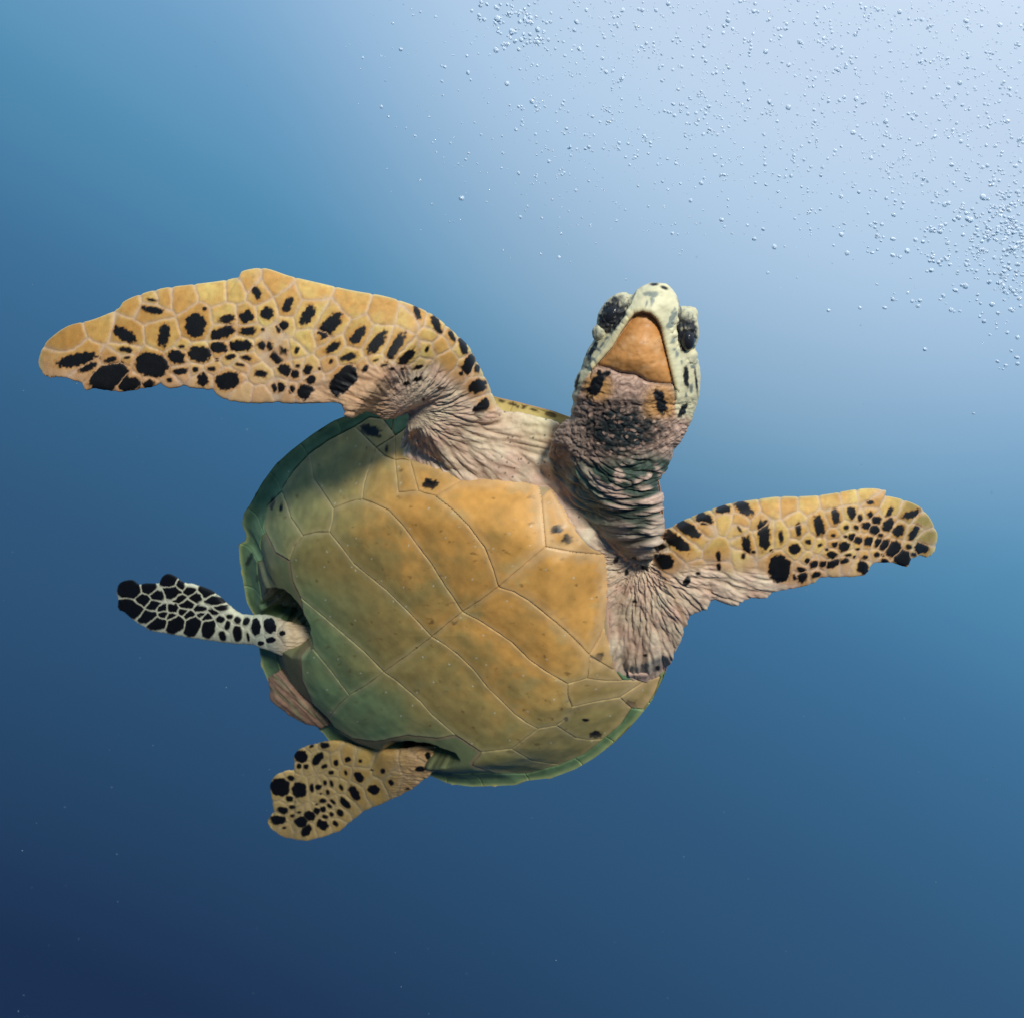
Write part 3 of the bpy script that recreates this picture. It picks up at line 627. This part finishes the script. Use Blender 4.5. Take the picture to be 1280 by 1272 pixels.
SP4 = zs([(275,268,72,60,40),(362,278,80,42,-52),(397,210,50,30,0),(395,318,34,22,-20),(265,318,26,28,0),(300,320,28,26,0),(455,300,26,34,0),(515,282,28,34,70),(580,290,22,18,0),(430,350,30,22,0),(505,350,30,16,70),
          (165,425,102,92,20),(265,438,76,82,0),(220,378,40,28,20),(215,485,44,30,10),(180,545,62,36,10),(155,595,88,46,0),(228,528,36,22,0),(230,573,26,18,0),(275,605,68,56,20),(320,573,64,50,20),(355,550,36,34,30),
          (388,540,32,32,40),(388,495,38,24,0),(398,578,34,22,10),(385,620,66,46,38),(302,650,70,46,-55),(330,430,48,24,90),(362,425,36,30,0),(398,403,28,20,80),(432,405,34,20,75),(413,452,30,20,70),(482,428,38,20,60),
          (575,372,62,46,50),(550,455,88,46,58),(650,437,62,48,20),(697,342,30,24,70),(740,402,38,26,60),(502,507,80,36,48),(475,557,44,32,40),(432,565,28,22,40),(438,500,36,20,42),(420,522,34,20,35),(452,612,34,26,40),
          (188,635,22,14,0),(890,330,56,30,-5),(930,265,44,30,90),(640,338,20,10,0),(825,432,28,10,-10),(265,555,22,12,0),(355,515,18,10,0),(375,460,14,12,0),(330,215,30,16,-20),(290,245,20,16,0)], 310, 880, 4.129)
HSP = zs([(300,900,235,95,-58),(380,815,60,50,-10),(785,990,120,80,62),(815,1075,130,90,75),(1000,840,180,44,88),(1078,880,210,18,84),(990,1110,130,50,-62),(265,640,190,36,-58),(145,885,140,22,-78),(215,640,60,16,-60)], 700, 340, 6.4)
HGREY = zs([(955,300,20,110,-20),(925,245,16,60,-25),(600,205,14,70,40),(250,690,26,120,-60),(200,760,20,70,-65),(1050,760,30,26,0),(1040,930,26,70,0),(1000,980,20,40,0),(960,720,22,30,0),(310,620,18,60,-60),(880,375,150,48,-75),(862,430,60,36,0),(890,548,62,32,-62),(920,655,54,28,-85),(898,620,30,18,0),(740,195,120,40,0),(735,240,40,30,80),(695,265,50,14,-70),(735,265,40,10,-70),(540,320,110,26,-58),(470,435,60,26,-52),(420,485,50,20,-50),(385,535,40,20,-50),(345,590,60,16,-55)], 700, 340, 6.4)
NOSTR = zs([(755,125,58,24,-8),(825,150,56,24,22)], 700, 340, 6.4)

def cells(x, y, spots, extra):
    """additively weighted Voronoi cells: edge distance in pixels and a number per cell"""
    f1 = np.full(x.shape, 1e9); f2 = np.full(x.shape, 1e9); idc = np.zeros(x.shape)
    L = [(s[0], s[1], s[2], s[3], s[4]) for s in spots if max(s[2], s[3]) > 2.6]+[(ex, ey, 5, 5, 0) for ex, ey in extra]
    for q, (cx, cy, a, b, g) in enumerate(L):
        ca, sa = math.cos(math.radians(g)), math.sin(math.radians(g))
        dx, dy = x-cx, y-cy
        k = min(1.0, (b+3)/(a+3))**0.6
        d = np.hypot((dx*ca+dy*sa)*k, -dx*sa+dy*ca)-0.85*b*1.0
        n = d < f1
        f2 = np.where(n, f1, np.minimum(f2, d)); f1 = np.where(n, d, f1); idc = np.where(n, q, idc)
    return f2-f1, (idc*0.61803) % 1.0
def on(mask, fn, *arrs, fill=0.0):
    """evaluate fn only where mask holds"""
    r = fn(*[a[mask] for a in arrs]); tup = isinstance(r, tuple); r = r if tup else (r,)
    out = []
    for q in r:
        o = np.full(mask.shape, fill); o[mask] = q; out.append(o)
    return tuple(out) if tup else out[0]

wob1 = 1.6*fbm(bx/9, by/9, 2, 101); wob2 = 1.6*fbm(bx/9+50, by/9, 2, 103)
X, Y = bx+wob1, by+wob2
zone = lambda poly, soft: sstep(-soft, soft, polydist(bx, by, poly))
zLF = zone([(30,320),(560,320),(640,480),(618,512),(505,535),(420,535),(30,510)], 4)
zRF = zone([(812,690),(830,640),(900,590),(1190,590),(1190,730),(1000,760),(860,785),(850,760),(830,720)], 4)*(bx > 810)
zRL = ((bx < 395) & (by > 700) & (by < 832)).astype(float)
zRB = ((bx < 580) & (by > 918) & (bx > 320)).astype(float)*(1-((bx < 428) & (by < 922)))
wrL = zone([(372,503),(388,486),(402,476),(425,478),(455,462),(490,455),(520,462),(545,452),(560,470),(590,500),(612,515),(625,545),(560,640),(480,570),(500,530),(420,526)], 9)
wrR = zone([(812,712),(835,722),(858,712),(890,706),(912,716),(945,712),(962,718),(975,728),(1000,735),(960,760),(860,785),(830,850),(780,850)], 7)
nk = zone([(688,548),(700,528),(713,514),(716,505),(868,500),(862,540),(846,570),(832,596),(836,690),(806,703),(775,690),(745,660),(708,625),(690,590)], 6)
HEADL = [(700,520),(716,490),(740,420),(780,360),(830,345),(885,380),(885,480),(870,520),(858,545),(835,520),(800,505),(760,505)]
zH = sstep(530, 515, by)*sstep(712, 718, bx)*sstep(880, 874, bx)*(by > 340)*(bx > 700)
trunk = np.clip(1-zLF-zRF-zRL-zRB, 0, 1)

n_lo = fbm(bx/30, by/30, 3, 201); n_hi = fbm(bx/6, by/6, 3, 203)
disp = np.zeros(nv)
# -- scaly flippers
edge = np.full(nv, 9.0); cid = np.full(nv, 0.5)
for zz, spt, ex in ((zLF, SP1, SEED1), (zRF, SP2, SEED2), (zRL, SP3, []), (zRB, SP4, [])):
    mk = zz > 0
    edge[mk], cid[mk] = cells(X[mk], Y[mk], spt, ex)
scaly = np.clip(np.maximum.reduce([zLF*(1-wrL), zRF*(1-wrR), zRL, zRB]), 0, 1)
groove = sstep(2.3, 0.2, edge)
disp += scaly*(0.0007*sstep(0, 6, edge)-0.0004*groove)
AMB = s2l(200, 148, 78); YEL = s2l(206, 178, 104); SEAM = s2l(206, 182, 152); PINK = s2l(214, 174, 150); CREAM = s2l(226, 206, 174)
C = np.broadcast_to(AMB, (nv, 3)).copy()
C = mix(C, YEL, np.clip(0.35+0.9*n_lo+0.7*(cid-0.5), 0, 1))
tipw = np.clip(sstep(300, 60, bx)*zLF+sstep(1090, 1160, bx)*zRF, 0, 1)
C = mix(C, s2l(168, 118, 54), 0.75*tipw)
C = mix(C, s2l(118, 112, 60), 0.7*sstep(1100, 1150, bx)*zRF)  # shade over this flipper's tip, painted dark olive
C = mix(C, s2l(204, 170, 132), 0.5*sstep(8, 0.5, edge+2*n_hi))
C = mix(C, s2l(160, 112, 56), 0.35*sstep(0.1, 0.6, fbm(bx/11, by/11, 3, 207)))
C = C*(1+0.14*n_hi+0.16*(cid-0.5))[:, None]
lower = np.clip(zLF*sstep(430, 478, by-0.03*(bx-200))+zRF*sstep(680, 712, by), 0, 1)
C = mix(C, s2l(196, 156, 126), 0.55*lower)
C = mix(C, s2l(228, 216, 150), 0.55*scaly*sstep(0.55, 0.1, face)*(zLF+zRF))  # rim light of the flipper edges put into the colour
C = mix(C, s2l(190, 166, 144), groove*scaly*0.6)
hind = np.maximum(zRL, zRB)
C = mix(C, s2l(196, 202, 178), 0.85*zRL)
C = mix(C, s2l(184, 160, 106), 0.7*zRB)
C = mix(C, s2l(196, 150, 70), 0.5*zRB*sstep(3, 9, edge)*sstep(400, 440, bx))
C = mix(C, s2l(216, 204, 170), groove*zRL*0.5)
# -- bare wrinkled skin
def polar(ox, oy): return np.hypot(bx-ox, by-oy)+1e-3, np.arctan2(by-oy, bx-ox)
def folds(u, v, seed):
    f1, f2, i = worley(u+0.25*vnoise(u*1.7, v*1.7, seed+1), v+0.25*vnoise(u*1.7+9, v*1.7, seed+2), seed)
    return f2-f1, i
def ridged(u, v, seed):
    """long meandering creases: 0 in a crease, towards 1 on the fold"""
    w = 0.35*vnoise(u*0.8+3, v*0.8, seed+5)
    a = np.abs(vnoise(u+w, v+w, seed)); b = np.abs(vnoise(u*2.1+7+w, v*2.0, seed+1)); c = np.abs(vnoise(u*4.3, v*3.9+w, seed+2))
    return sstep(0, 0.34, a), sstep(0, 0.34, b), sstep(0, 0.36, c)
mA = ((bx > 370) & (bx < 740) & (by > 440) & (by < 660)); mB = (bx > 730) & (bx < 1010) & (by > 640) & (by < 880)
mN = (bx > 670) & (bx < 890) & (by > 330) & (by < 730)
# shoulder folds fan out of the armpit
r1, a1 = polar(512, 517)
fA, fA2, fA3 = on(mA, lambda a, r: ridged(a*4.4, np.log(r+12)*1.25, 301), a1, r1, fill=1.0)
r2, a2 = polar(800, 702)
fB, fB2, fB3 = on(mB, lambda a, r: ridged(a*4.6, np.log(r+14)*1.5, 311), a2, r2, fill=1.0)
# neck rings round the head, throat pebbles
r3, a3 = polar(795, 515)
fC, fC2, fC3 = on(mN, lambda a, r: ridged(a*1.25, r/15.5, 321), a3, r3, fill=1.0)
fD, fD2, fD3 = on(mN, lambda x, y: ridged(x/19, y/13, 331), bx, by, fill=1.0)
wD, iD = on(mN, lambda x, y: folds(x/6.5, y/5.0, 335), X, Y, fill=0.5)
wA = trunk*(1-nk)*(1-sstep(735, 760, bx)*(by > 640))+zLF*wrL
wA = np.clip(wA, 0, 1)
wB = np.clip(np.maximum(trunk*(1-nk)*sstep(735, 760, bx)*(by > 640), zRF*wrR), 0, 1)
throat = nk*sstep(585, 560, by+0.12*(bx-780)); rings = nk*(1-sstep(585, 560, by+0.12*(bx-780)))
def bump(f, p=0.35): return sstep(0, p*2.2, f)
fadeA = sstep(10, 60, r1)
hA = (fA*0.0028*fadeA+fA2*0.0015*sstep(4, 40, r1)+fA3*0.0007); hB = fB*0.0026+fB2*0.0016+fB3*0.0008
hC = fC*0.0048+fC2*0.0021+fC3*0.0009; hD = fD*0.0015+fD2*0.0010+0.0005*sstep(0, 0.4, wD)+0.0006*fD3
inner = sstep(505, 470, bx)*wrL*zLF
disp += wA*(hA*(1-0.35*inner)-0.003)+wB*(hB-0.004)+rings*(hC-0.005)+throat*(hD-0.003)
disp += 0.0007*n_hi*(1-scaly)
skinw = np.clip(wA+wB, 0, 1)
cs = mix(np.broadcast_to(PINK, (nv, 3)), CREAM, np.clip(0.5+1.0*n_lo, 0, 1))
cs = mix(cs, s2l(160, 130, 100), 0.35*(1-np.where(wA > wB, np.minimum(fA, fA2), np.minimum(fB, fB2))))
cs = mix(cs, s2l(192, 146, 104), 0.8*inner)
cs = mix(cs, s2l(186, 176, 128), sstep(600, 690, bx)*wA*0.5*sstep(590, 530, by))
C = mix(C, cs, skinw)
trL = sstep(10, 40, edge)
# neck
pinkN = s2l(214, 180, 158); darkN = s2l(60, 74, 62); greenN = s2l(140, 152, 124)
isl = sstep(-0.12, 0.12, on(mN, lambda a, r: fbm(a*2.6, r/16, 3, 401), a3, r3)+0.10+0.5*sstep(590, 650, by)-0.5*sstep(50, 0, np.hypot((bx-795)/1.5, by-566)))
cn = mix(np.broadcast_to(darkN, (nv, 3)), pinkN, np.clip(isl*sstep(0.15, 0.8, fC)*(0.4+0.6*fC2), 0, 1))
cn = mix(cn, greenN, sstep(738, 700, bx-0.55*(by-560))*0.85*(0.4+0.6*fC2))
cn = mix(cn, s2l(206, 186, 160), 0.7*sstep(645, 690, by+0.25*(bx-760))*(0.3+0.7*fC))
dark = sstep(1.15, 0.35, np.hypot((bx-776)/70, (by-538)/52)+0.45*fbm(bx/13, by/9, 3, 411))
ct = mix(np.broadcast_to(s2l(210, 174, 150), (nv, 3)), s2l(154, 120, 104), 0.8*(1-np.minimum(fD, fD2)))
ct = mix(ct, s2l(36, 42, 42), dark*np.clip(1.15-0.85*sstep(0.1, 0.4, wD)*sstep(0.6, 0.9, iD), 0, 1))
ct = mix(ct, s2l(150, 130, 112), sstep(742, 718, bx)*0.6)
cn = mix(cn, ct, np.clip(throat/(nk+1e-6), 0, 1))
outb = on(mA | mB | mN, out_of_plastron, bx, by, fill=99.0)
cn = mix(cn, s2l(204, 164, 146), 0.85*sstep(26, 8, outb+6*n_lo))
C = mix(C, cn, nk)
# head
creamH = s2l(214, 202, 162)
ch = np.broadcast_to(creamH, (nv, 3))*(1+0.1*n_hi)[:, None]
JAWB = [(747,457),(762.5,460),(775,465),(794,467),(809,476),(825,479),(839,480)]
MOUTH = [(741,464),(755,448),(767,434),(778,415),(787.5,401),(794,393),(803,390),(812.5,392),(820,399),(825,409),(828,424),(833,446),(837.5,465),(842,484),(843,500)]
jawpoly = MOUTH[:-2]+[(839,480)]+JAWB[::-1][1:]
sdj = polydist(bx, by, jawpoly); dm = polydist(bx, by, MOUTH, closed=False)
chinpoly = MOUTH[:1]+JAWB+[(843,500),(846,525),(840,545),(715,545),(715,520),(722,495),(732,475)]
sdc = polydist(bx, by, chinpoly)
inchin = sstep(-2, 2, sdc)
oran = s2l(204, 142, 80)
spx = np.maximum(sstep(26, 10, np.hypot(bx-748, by-483)), sstep(30, 10, np.hypot(bx-826, (by-505)*0.75)))
cj = mix(ct, s2l(196, 144, 86), np.clip(spx, 0, 1)*0.95)
C = mix(C, ch, zH*(1-inchin)*(sdj < 1))
C = mix(C, cj, zH*inchin)
hfront = (face > -0.1)*zH
disp += zH*inchin*(1-throat)*(0.6*hD)
sub = np.where(sdj > 0, 1.0, 0.0)
tw = sstep(470, 395, by)
ML = np.array(MOUTH, float); yl, xl = ML[:7][::-1].T[1], ML[:7][::-1].T[0]; yr, xr = ML[6:].T[1], ML[6:].T[0]
xL, xR = np.interp(by, yl, xl), np.interp(by, yr, xr)
tj = np.clip((bx-xL)/np.maximum(xR-xL, 1), 0, 1)
dome = (4*tj*(1-tj))**0.75*sstep(386, 432, by)*(0.35+0.65*sstep(-2, 20, polydist(bx, by, JAWB, closed=False)))
dcam = np.where(sdj > 0, -(0.003+0.006*tw)*sstep(0, 2.0, dm)+0.015*dome, 0.0)
dcam = dcam+np.where((sdj <= 0) & (inchin < 0.5), 0.003*sstep(14, 2, dm), 0)-0.004*np.exp(-(dm/1.6)**2)
jb = polydist(bx, by, JAWB, closed=False)
dcam = dcam-0.0035*np.exp(-(jb/2.2)**2)
dcam *= hfront
C = mix(C, s2l(70, 46, 32), hfront*np.exp(-(dm/1.2)**2)*sstep(745, 750, bx)*0.7)
C = mix(C, s2l(112, 84, 74), hfront*np.exp(-(jb/2.0)**2)*0.7)
# eyes: dark lids with pale crusted rims
for ex, ey, ed, ra, rb, rc, rot in EYES:
    ca, sa = math.cos(-rot), math.sin(-rot)
    dx, dy = (bx-ex), (by-ey)
    q = np.hypot((dx*ca+dy*sa)/(ra*FPX/ed), (-dx*sa+dy*ca)/(rb*FPX/ed))+0.22*fbm(bx/5, by/5, 3, 431)
    m = zH*sstep(1.02, 0.8, q)*(face > -0.6)
    C = mix(C, s2l(34, 36, 40), m*(1-0.45*sstep(0.2, 0.5, fbm(bx/3.5, by/6, 3, 437))))
    disp += m*(0.004*(np.abs(fbm(bx/7, by/9, 2, 439))-0.15)-0.002*sstep(0.75, 0.4, q))
lid = np.maximum.reduce([np.exp(-(((bx-x)/a)**2+((by-y)/b)**2)) for x, y, a, b in ((784,374,8,6),(860,392,10,6),(749,415,7,6),(862,450,9,7))])*zH
C = mix(C, s2l(206, 200, 168), np.clip(lid*1.3, 0, 1)*np.clip(0.75+0.8*fbm(bx/3, by/3, 2, 441), 0, 1))
disp += lid*0.0022*fbm(bx/4.5, by/4.5, 2, 443)
# -- black spots
def spz(zz, L, r, g=1.0): return on(zz > 0, lambda x, y: spots_mask(x, y, L, r, g), bx, by)
sp = np.maximum.reduce([spz(zLF, SP1, 0.42, 1.10)*zLF*sstep(0.2, 1.5, edge), spz(zRF, SP2, 0.4, 1.12)*zRF*sstep(0.2, 1.5, edge), spz(zRL, SP3, 0.15, 1.35)*zRL*np.maximum(sstep(0.7, 2.0, edge+0.8*n_hi), sstep(300, 325, bx))*(1-sstep(300, 318, bx)*(spz(zRL, SP3, 0.2, 1.02) < 0.5)), spz(zRB, SP4, 0.28)*zRB])
halo = np.maximum(spz(zLF, SP1, 0.5, 1.35)*zLF, spz(zRF, SP2, 0.5, 1.35)*zRF)
C = mix(C, s2l(176, 116, 44), halo*0.45*(1-wrL)*(1-wrR))
C = mix(C, C_BLACK, sp)
hs = spz(np.maximum(zH, nk), HSP, 0.45)*np.maximum(zH, nk)
C = mix(C, s2l(22, 24, 26), hs)
C = mix(C, s2l(84, 98, 98), spz(zH, HGREY, 0.6)*zH*0.85)
w1_, _, w3_ = on(mA, lambda x, y: worley(x/10, y/10, 451), bx, by, fill=9.0); freck = sstep(0.62, 0.72, w3_)*sstep(0.16, 0.1, w1_)
C = mix(C, s2l(70, 74, 60), freck*wA*sstep(590, 640, bx)*0.8)
bsp = [(806,709,5,4,0),(770,700,3,4,40),(793,697,3,3,0),(749,744,2,3,0),(793,752,3,2,20),(822,834,3,3,0),(806,820,3,2,0),(783,716,3,3,0)]
C = mix(C, s2l(30, 30, 28), spz(mB.astype(float), bsp, 0.4)*np.maximum(trunk, zRF))
tl = sstep(-3, 3, polydist(bx, by, [(325,835),(360,832),(425,900),(410,925),(340,890)]))
C = mix(C, mix(np.broadcast_to(s2l(120, 110, 84), (nv, 3)), s2l(138, 108, 88), sstep(-0.35, 0.15, fbm((bx-by)/9, (bx+by)/55, 3, 471))), tl)
disp += tl*0.007*(np.abs(fbm((bx-by)/12, (bx+by)/70, 2, 473))-0.2)
rt = np.maximum(sstep(330, 362, bx)*zRL, sstep(470, 520, bx)*zRB)
C = mix(C, s2l(186, 148, 114), rt*(1-sp)*0.6); disp += rt*0.0016*(np.abs(fbm(bx/22, by/6, 3, 475))*3-0.5)
# back of the limbs: dark scales with pale borders
back = sstep(-0.05, -0.3, face)
cb = mix(mix(np.broadcast_to(s2l(190, 158, 138), (nv, 3)), s2l(58, 46, 34), scaly), s2l(190, 170, 110), groove*scaly)
C = mix(C, cb, back)
BV2 = BV+disp[:, None]*BN+dcam[:, None]*vd
for it in range(1): BV2 = BV2+0.12*lap(BV2)
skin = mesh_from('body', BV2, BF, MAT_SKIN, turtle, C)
skin['label'] = 'spotted amber flippers, creased pink neck and cream head as one skin'

# beak plates over the skin
BN2 = normals(BV2, BF)
def plate(name, sd, colr, lift, soft, label):
    ok = (sd > -2.5) & (face > -0.35) & (zH > 0.5)
    m = ok[BF].all(1)
    h = -0.0016+(0.0016+lift)*sstep(-2.0, soft, sd)
    v, f, c = compact(BV2+h[:, None]*BN2, BF[m], colr)
    o = mesh_from(name, v, f, MAT_BEAK, turtle, c); o['label'] = label
    return o
UB = MOUTH[:-1]+[(848,492),(851,478),(852,455),(850,440),(846,420),(846,400),(846,385),(850,370),(840,345),(800,345),(795,370),(788,384),(782,394),(774,406),(764,421),(751,441),(738,456)]
sdu = polydist(bx, by, UB)-0.4
cu_ = mix(np.broadcast_to(s2l(222, 212, 172), (nv, 3)), s2l(210, 186, 126), np.exp(-(dm/3.5)**2)*0.8)
cu_ = mix(cu_, s2l(110, 124, 122), spz(zH, HGREY, 0.6)*0.8)
cu_ = mix(cu_, s2l(18, 16, 16), spz(zH, NOSTR, 0.15))
ub = plate('upper_beak', sdu, cu_, 0.0016, 2.0, 'cream hooked upper beak with grey flecks')
sdl = np.minimum(sdj, dm)*np.where(sdj > 0, 1, 1)-1.5; sdl = np.where(sdj > 0, np.minimum(sdj, dm)-0.6, -9)
cl = mix(np.broadcast_to(oran, (nv, 3)), s2l(216, 160, 104), sstep(0, 0.4, fbm(bx/22, by/22, 3, 461)))
cl = mix(cl, s2l(160, 104, 50), sstep(0.1, 0.5, fbm(bx/12, by/8, 3, 467))*0.5)
plate('lower_beak', sdl, cl, 0.0010, 2.0, 'smooth orange lower beak')

# eyeballs
m = bpy.data.materials.new('eye_gloss'); m.use_nodes = True
b = m.node_tree.nodes['Principled BSDF']
nz = N(m.node_tree, 'ShaderNodeTexNoise'); nz.inputs['Scale'].default_value = 40
rp = N(m.node_tree, 'ShaderNodeValToRGB'); rp.color_ramp.elements[0].color = (0.006, 0.007, 0.01, 1); rp.color_ramp.elements[1].color = (0.03, 0.03, 0.035, 1)
m.node_tree.links.new(nz.outputs['Fac'], rp.inputs[0]); m.node_tree.links.new(rp.outputs[0], b.inputs['Base Color'])
b.inputs['Roughness'].default_value = 0.2; b.inputs['Specular IOR Level'].default_value = 0.3
for (x, y, d, rx, ry, rz, rot) in ((766,392,1.046,0.0084,0.0140,0.0115,-0.62), (859,424,1.043,0.0082,0.0125,0.0118,0.05)):
    v, f = ellipsoid(x, y, d, rx, ry, rz, rot)
    mesh_from('eye', v, f, m, turtle)

# ------------------------------------------------------------------ air bubbles and drifting specks
gm = bpy.data.materials.new('air_in_water'); gm.use_nodes = True
b = gm.node_tree.nodes['Principled BSDF']
b.inputs['Base Color'].default_value = (0.95, 0.98, 1, 1); b.inputs['Transmission Weight'].default_value = 0.8
b.inputs['IOR'].default_value = 0.82; b.inputs['Roughness'].default_value = 0.06
nzb = N(gm.node_tree, 'ShaderNodeTexNoise'); nzb.inputs['Scale'].default_value = 3.0
bpb = N(gm.node_tree, 'ShaderNodeBump'); bpb.inputs['Strength'].default_value = 0.25
gm.node_tree.links.new(nzb.outputs['Fac'], bpb.inputs['Height']); gm.node_tree.links.new(bpb.outputs[0], b.inputs['Normal'])

def ico(sub):
    import bmesh
    bm = bmesh.new(); bmesh.ops.create_icosphere(bm, subdivisions=sub, radius=1.0)
    v = np.array([p.co[:] for p in bm.verts]); f = np.array([[q.index for q in p.verts] for p in bm.faces]); bm.free()
    return v, f
blist = []
def bub(x, y, s, dens=1): blist.append((x, y, s, rng.uniform(1.15, 1.9)))
def lump(cx, cy, n, spread, smin, smax):
    d0 = rng.uniform(1.2, 1.8)
    for _ in range(n):
        blist.append((cx+rng.normal()*spread, cy+rng.normal()*spread*0.6, rng.uniform(smin, smax), d0+rng.normal()*0.03))
k = 0
while k < 1900:      # loose veil under the surface
    x, y = rng.uniform(420, 1285), rng.uniform(-5, 430)
    p = np.interp(x, [420, 560, 700, 850, 1280], [0.03, 0.25, 0.75, 1, 1])*np.interp(y, [0, 200, 260, 330, 430], [1, 1, 0.55, 0.14, 0.02])
    if y > 330: p *= np.interp(x, [900, 1150], [0.15, 1])
    if rng.random() < p:
        bub(x, y, 0.65+1.3*rng.random()**2.6 + (1.5 if rng.random() < 0.05 else 0)); k += 1
for _ in range(150):
    x, y = rng.uniform(640, 1285), rng.uniform(0, 225)
    lump(x, y, rng.integers(2, 6), 4.5, 0.9, 2.2)
for _ in range(34):
    lump(rng.uniform(595, 680), rng.uniform(5, 62), rng.integers(2, 5), 4, 1.0, 2.7)
for _ in range(60):
    x = 1280-abs(rng.normal())*95; y = rng.normal(300, 45)
    lump(x, y, rng.integers(2, 7), 6, 1.0, 2.8)
for _ in range(150):
    x = 1285-abs(rng.normal())*38; y = rng.normal(295, 52)
    lump(x, y, 2, 4, 1.0, 2.5)
for x, y, s in ((1229,247,5),(1213,275,4.6),(1165,288,4),(1181,256,4),(1134,314,4),(1116,299,4.2),(1175,290,4),(1207,358,4.2),(1194,363,4),(1240,381,4),(1230,402,3.4),(1106,385,3.2),(1156,437,3.2),(1271,447,3.6),(1247,452,2.8),
                (1257,457,2.6),(1272,455,3),(1272,422,3.2),(1259,416,2.6),(1264,439,2.6),(1075,385,2.8),(1150,376,3.2),(1179,370,3.4),(501,62,3),(585,91,3.2),(556,84,2.6),(620,63,4),(665,127,4),(622,24,5),(640,40,4.6),(672,37,4.2),(736,184,3),(708,161,2.6),(663,23,4),
                (902,275,3.6),(968,309,3.6),(943,299,3.2),(1108,248,2.8),(718,38,3),(733,13,3),(778,13,3),(803,13,3),(820,13,3),(1217,517,2.2),(754,186,2.4)):
    bub(x, y, s*0.85)
blist.sort(key=lambda q: -q[2])
v3, f3 = ico(3)
bxy = np.array([(q[0], q[1]) for q in blist])
bmes = []
for q in range(6):
    vv = v3*np.array([1, 1, rng.uniform(0.62, 0.9)]); vv = vv*(1+0.06*np.sin(vv[:, :1]*3+q)+0.05*np.cos(vv[:, 1:2]*4+2*q))
    me = bpy.data.meshes.new('air_bubble'); me.from_pydata(vv.tolist(), [], f3.tolist()); me.update()
    me.polygons.foreach_set('use_smooth', np.ones(len(f3), bool)); me.materials.append(gm); bmes.append(me)
sv_, sf_, so = [], [], 0
v2_, f2_ = ico(2)
for i, (x, y, s, d) in enumerate(blist):
    rad = s/FPX*d; P = R @ unproj(x, y, d)
    if i < 300 and -3 < x < 1283 and y > -3:
        o = bpy.data.objects.new('air_bubble', bmes[i % 6]); col.objects.link(o)
        o.location = P.tolist(); o.scale = (rad, rad, rad); o.rotation_euler = (rng.normal()*0.25, rng.normal()*0.25, rng.uniform(0, 6.28))
        o['category'] = 'bubble'
        nn = np.sort(np.hypot(bxy[:, 0]-x, bxy[:, 1]-y))
        if s > 3.2: o['label'] = 'large flattened silvery air bubble rising through pale blue water'; o['group'] = 'large air bubbles'
        elif nn[8] < 22: o['label'] = 'small silvery air bubble crowded inside a dense swarm of bubbles'; o['group'] = 'bubbles in dense swarms'
        elif nn[1] < 9: o['label'] = 'small silvery air bubble touching a neighbour in a little clump'; o['group'] = 'bubbles in little clumps'
        elif nn[1] < 22: o['label'] = 'small silvery air bubble in the loose veil with others close by'; o['group'] = 'bubbles in the loose veil'
        else: o['label'] = 'small lone silvery air bubble with clear water all round it'; o['group'] = 'lone bubbles'
    else:
        vv = v2_*np.array([1, 1, rng.uniform(0.65, 1)])*rad*(1+0.08*rng.normal(size=3))+P
        sv_.append(vv); sf_.append(f2_+so); so += len(vv)
me = bpy.data.meshes.new('fine_bubbles'); me.from_pydata(np.concatenate(sv_).tolist(), [], np.concatenate(sf_).tolist()); me.update()
me.polygons.foreach_set('use_smooth', np.ones(len(me.polygons), bool)); me.materials.append(gm)
o = bpy.data.objects.new('fine_bubbles', me); col.objects.link(o)
o['kind'] = 'stuff'; o['label'] = 'mist of tiny air bubbles hanging in the bright water'; o['category'] = 'bubbles'

pm = bpy.data.materials.new('plankton'); pm.use_nodes = True
b = pm.node_tree.nodes['Principled BSDF']; b.inputs['Roughness'].default_value = 0.7
nz = N(pm.node_tree, 'ShaderNodeTexNoise'); nz.inputs['Scale'].default_value = 3
rp = N(pm.node_tree, 'ShaderNodeValToRGB'); rp.color_ramp.elements[0].color = (0.10, 0.17, 0.24, 1); rp.color_ramp.elements[1].color = (0.24, 0.33, 0.40, 1)
pm.node_tree.links.new(nz.outputs['Fac'], rp.inputs[0]); pm.node_tree.links.new(rp.outputs[0], b.inputs['Base Color'])
v1, f1 = ico(1); sv_, sf_, so = [], [], 0
for i in range(700):
    x, y, d = rng.uniform(-60, 1340), rng.uniform(-60, 1340), rng.uniform(0.7, 2.6)
    rad = (0.00014+0.00042*rng.random()**4)*d
    vv = v1*rad*(1+0.35*rng.normal(size=3))*(1+0.2*rng.normal(size=(len(v1), 1)))+R @ unproj(x, y, d)
    sv_.append(vv); sf_.append(f1+so); so += len(vv)
me = bpy.data.meshes.new('drifting_specks'); me.from_pydata(np.concatenate(sv_).tolist(), [], np.concatenate(sf_).tolist()); me.update(); me.materials.append(pm)
o = bpy.data.objects.new('drifting_specks', me); col.objects.link(o)
o['kind'] = 'stuff'; o['label'] = 'fine pale plankton specks drifting in the blue water'; o['category'] = 'plankton'
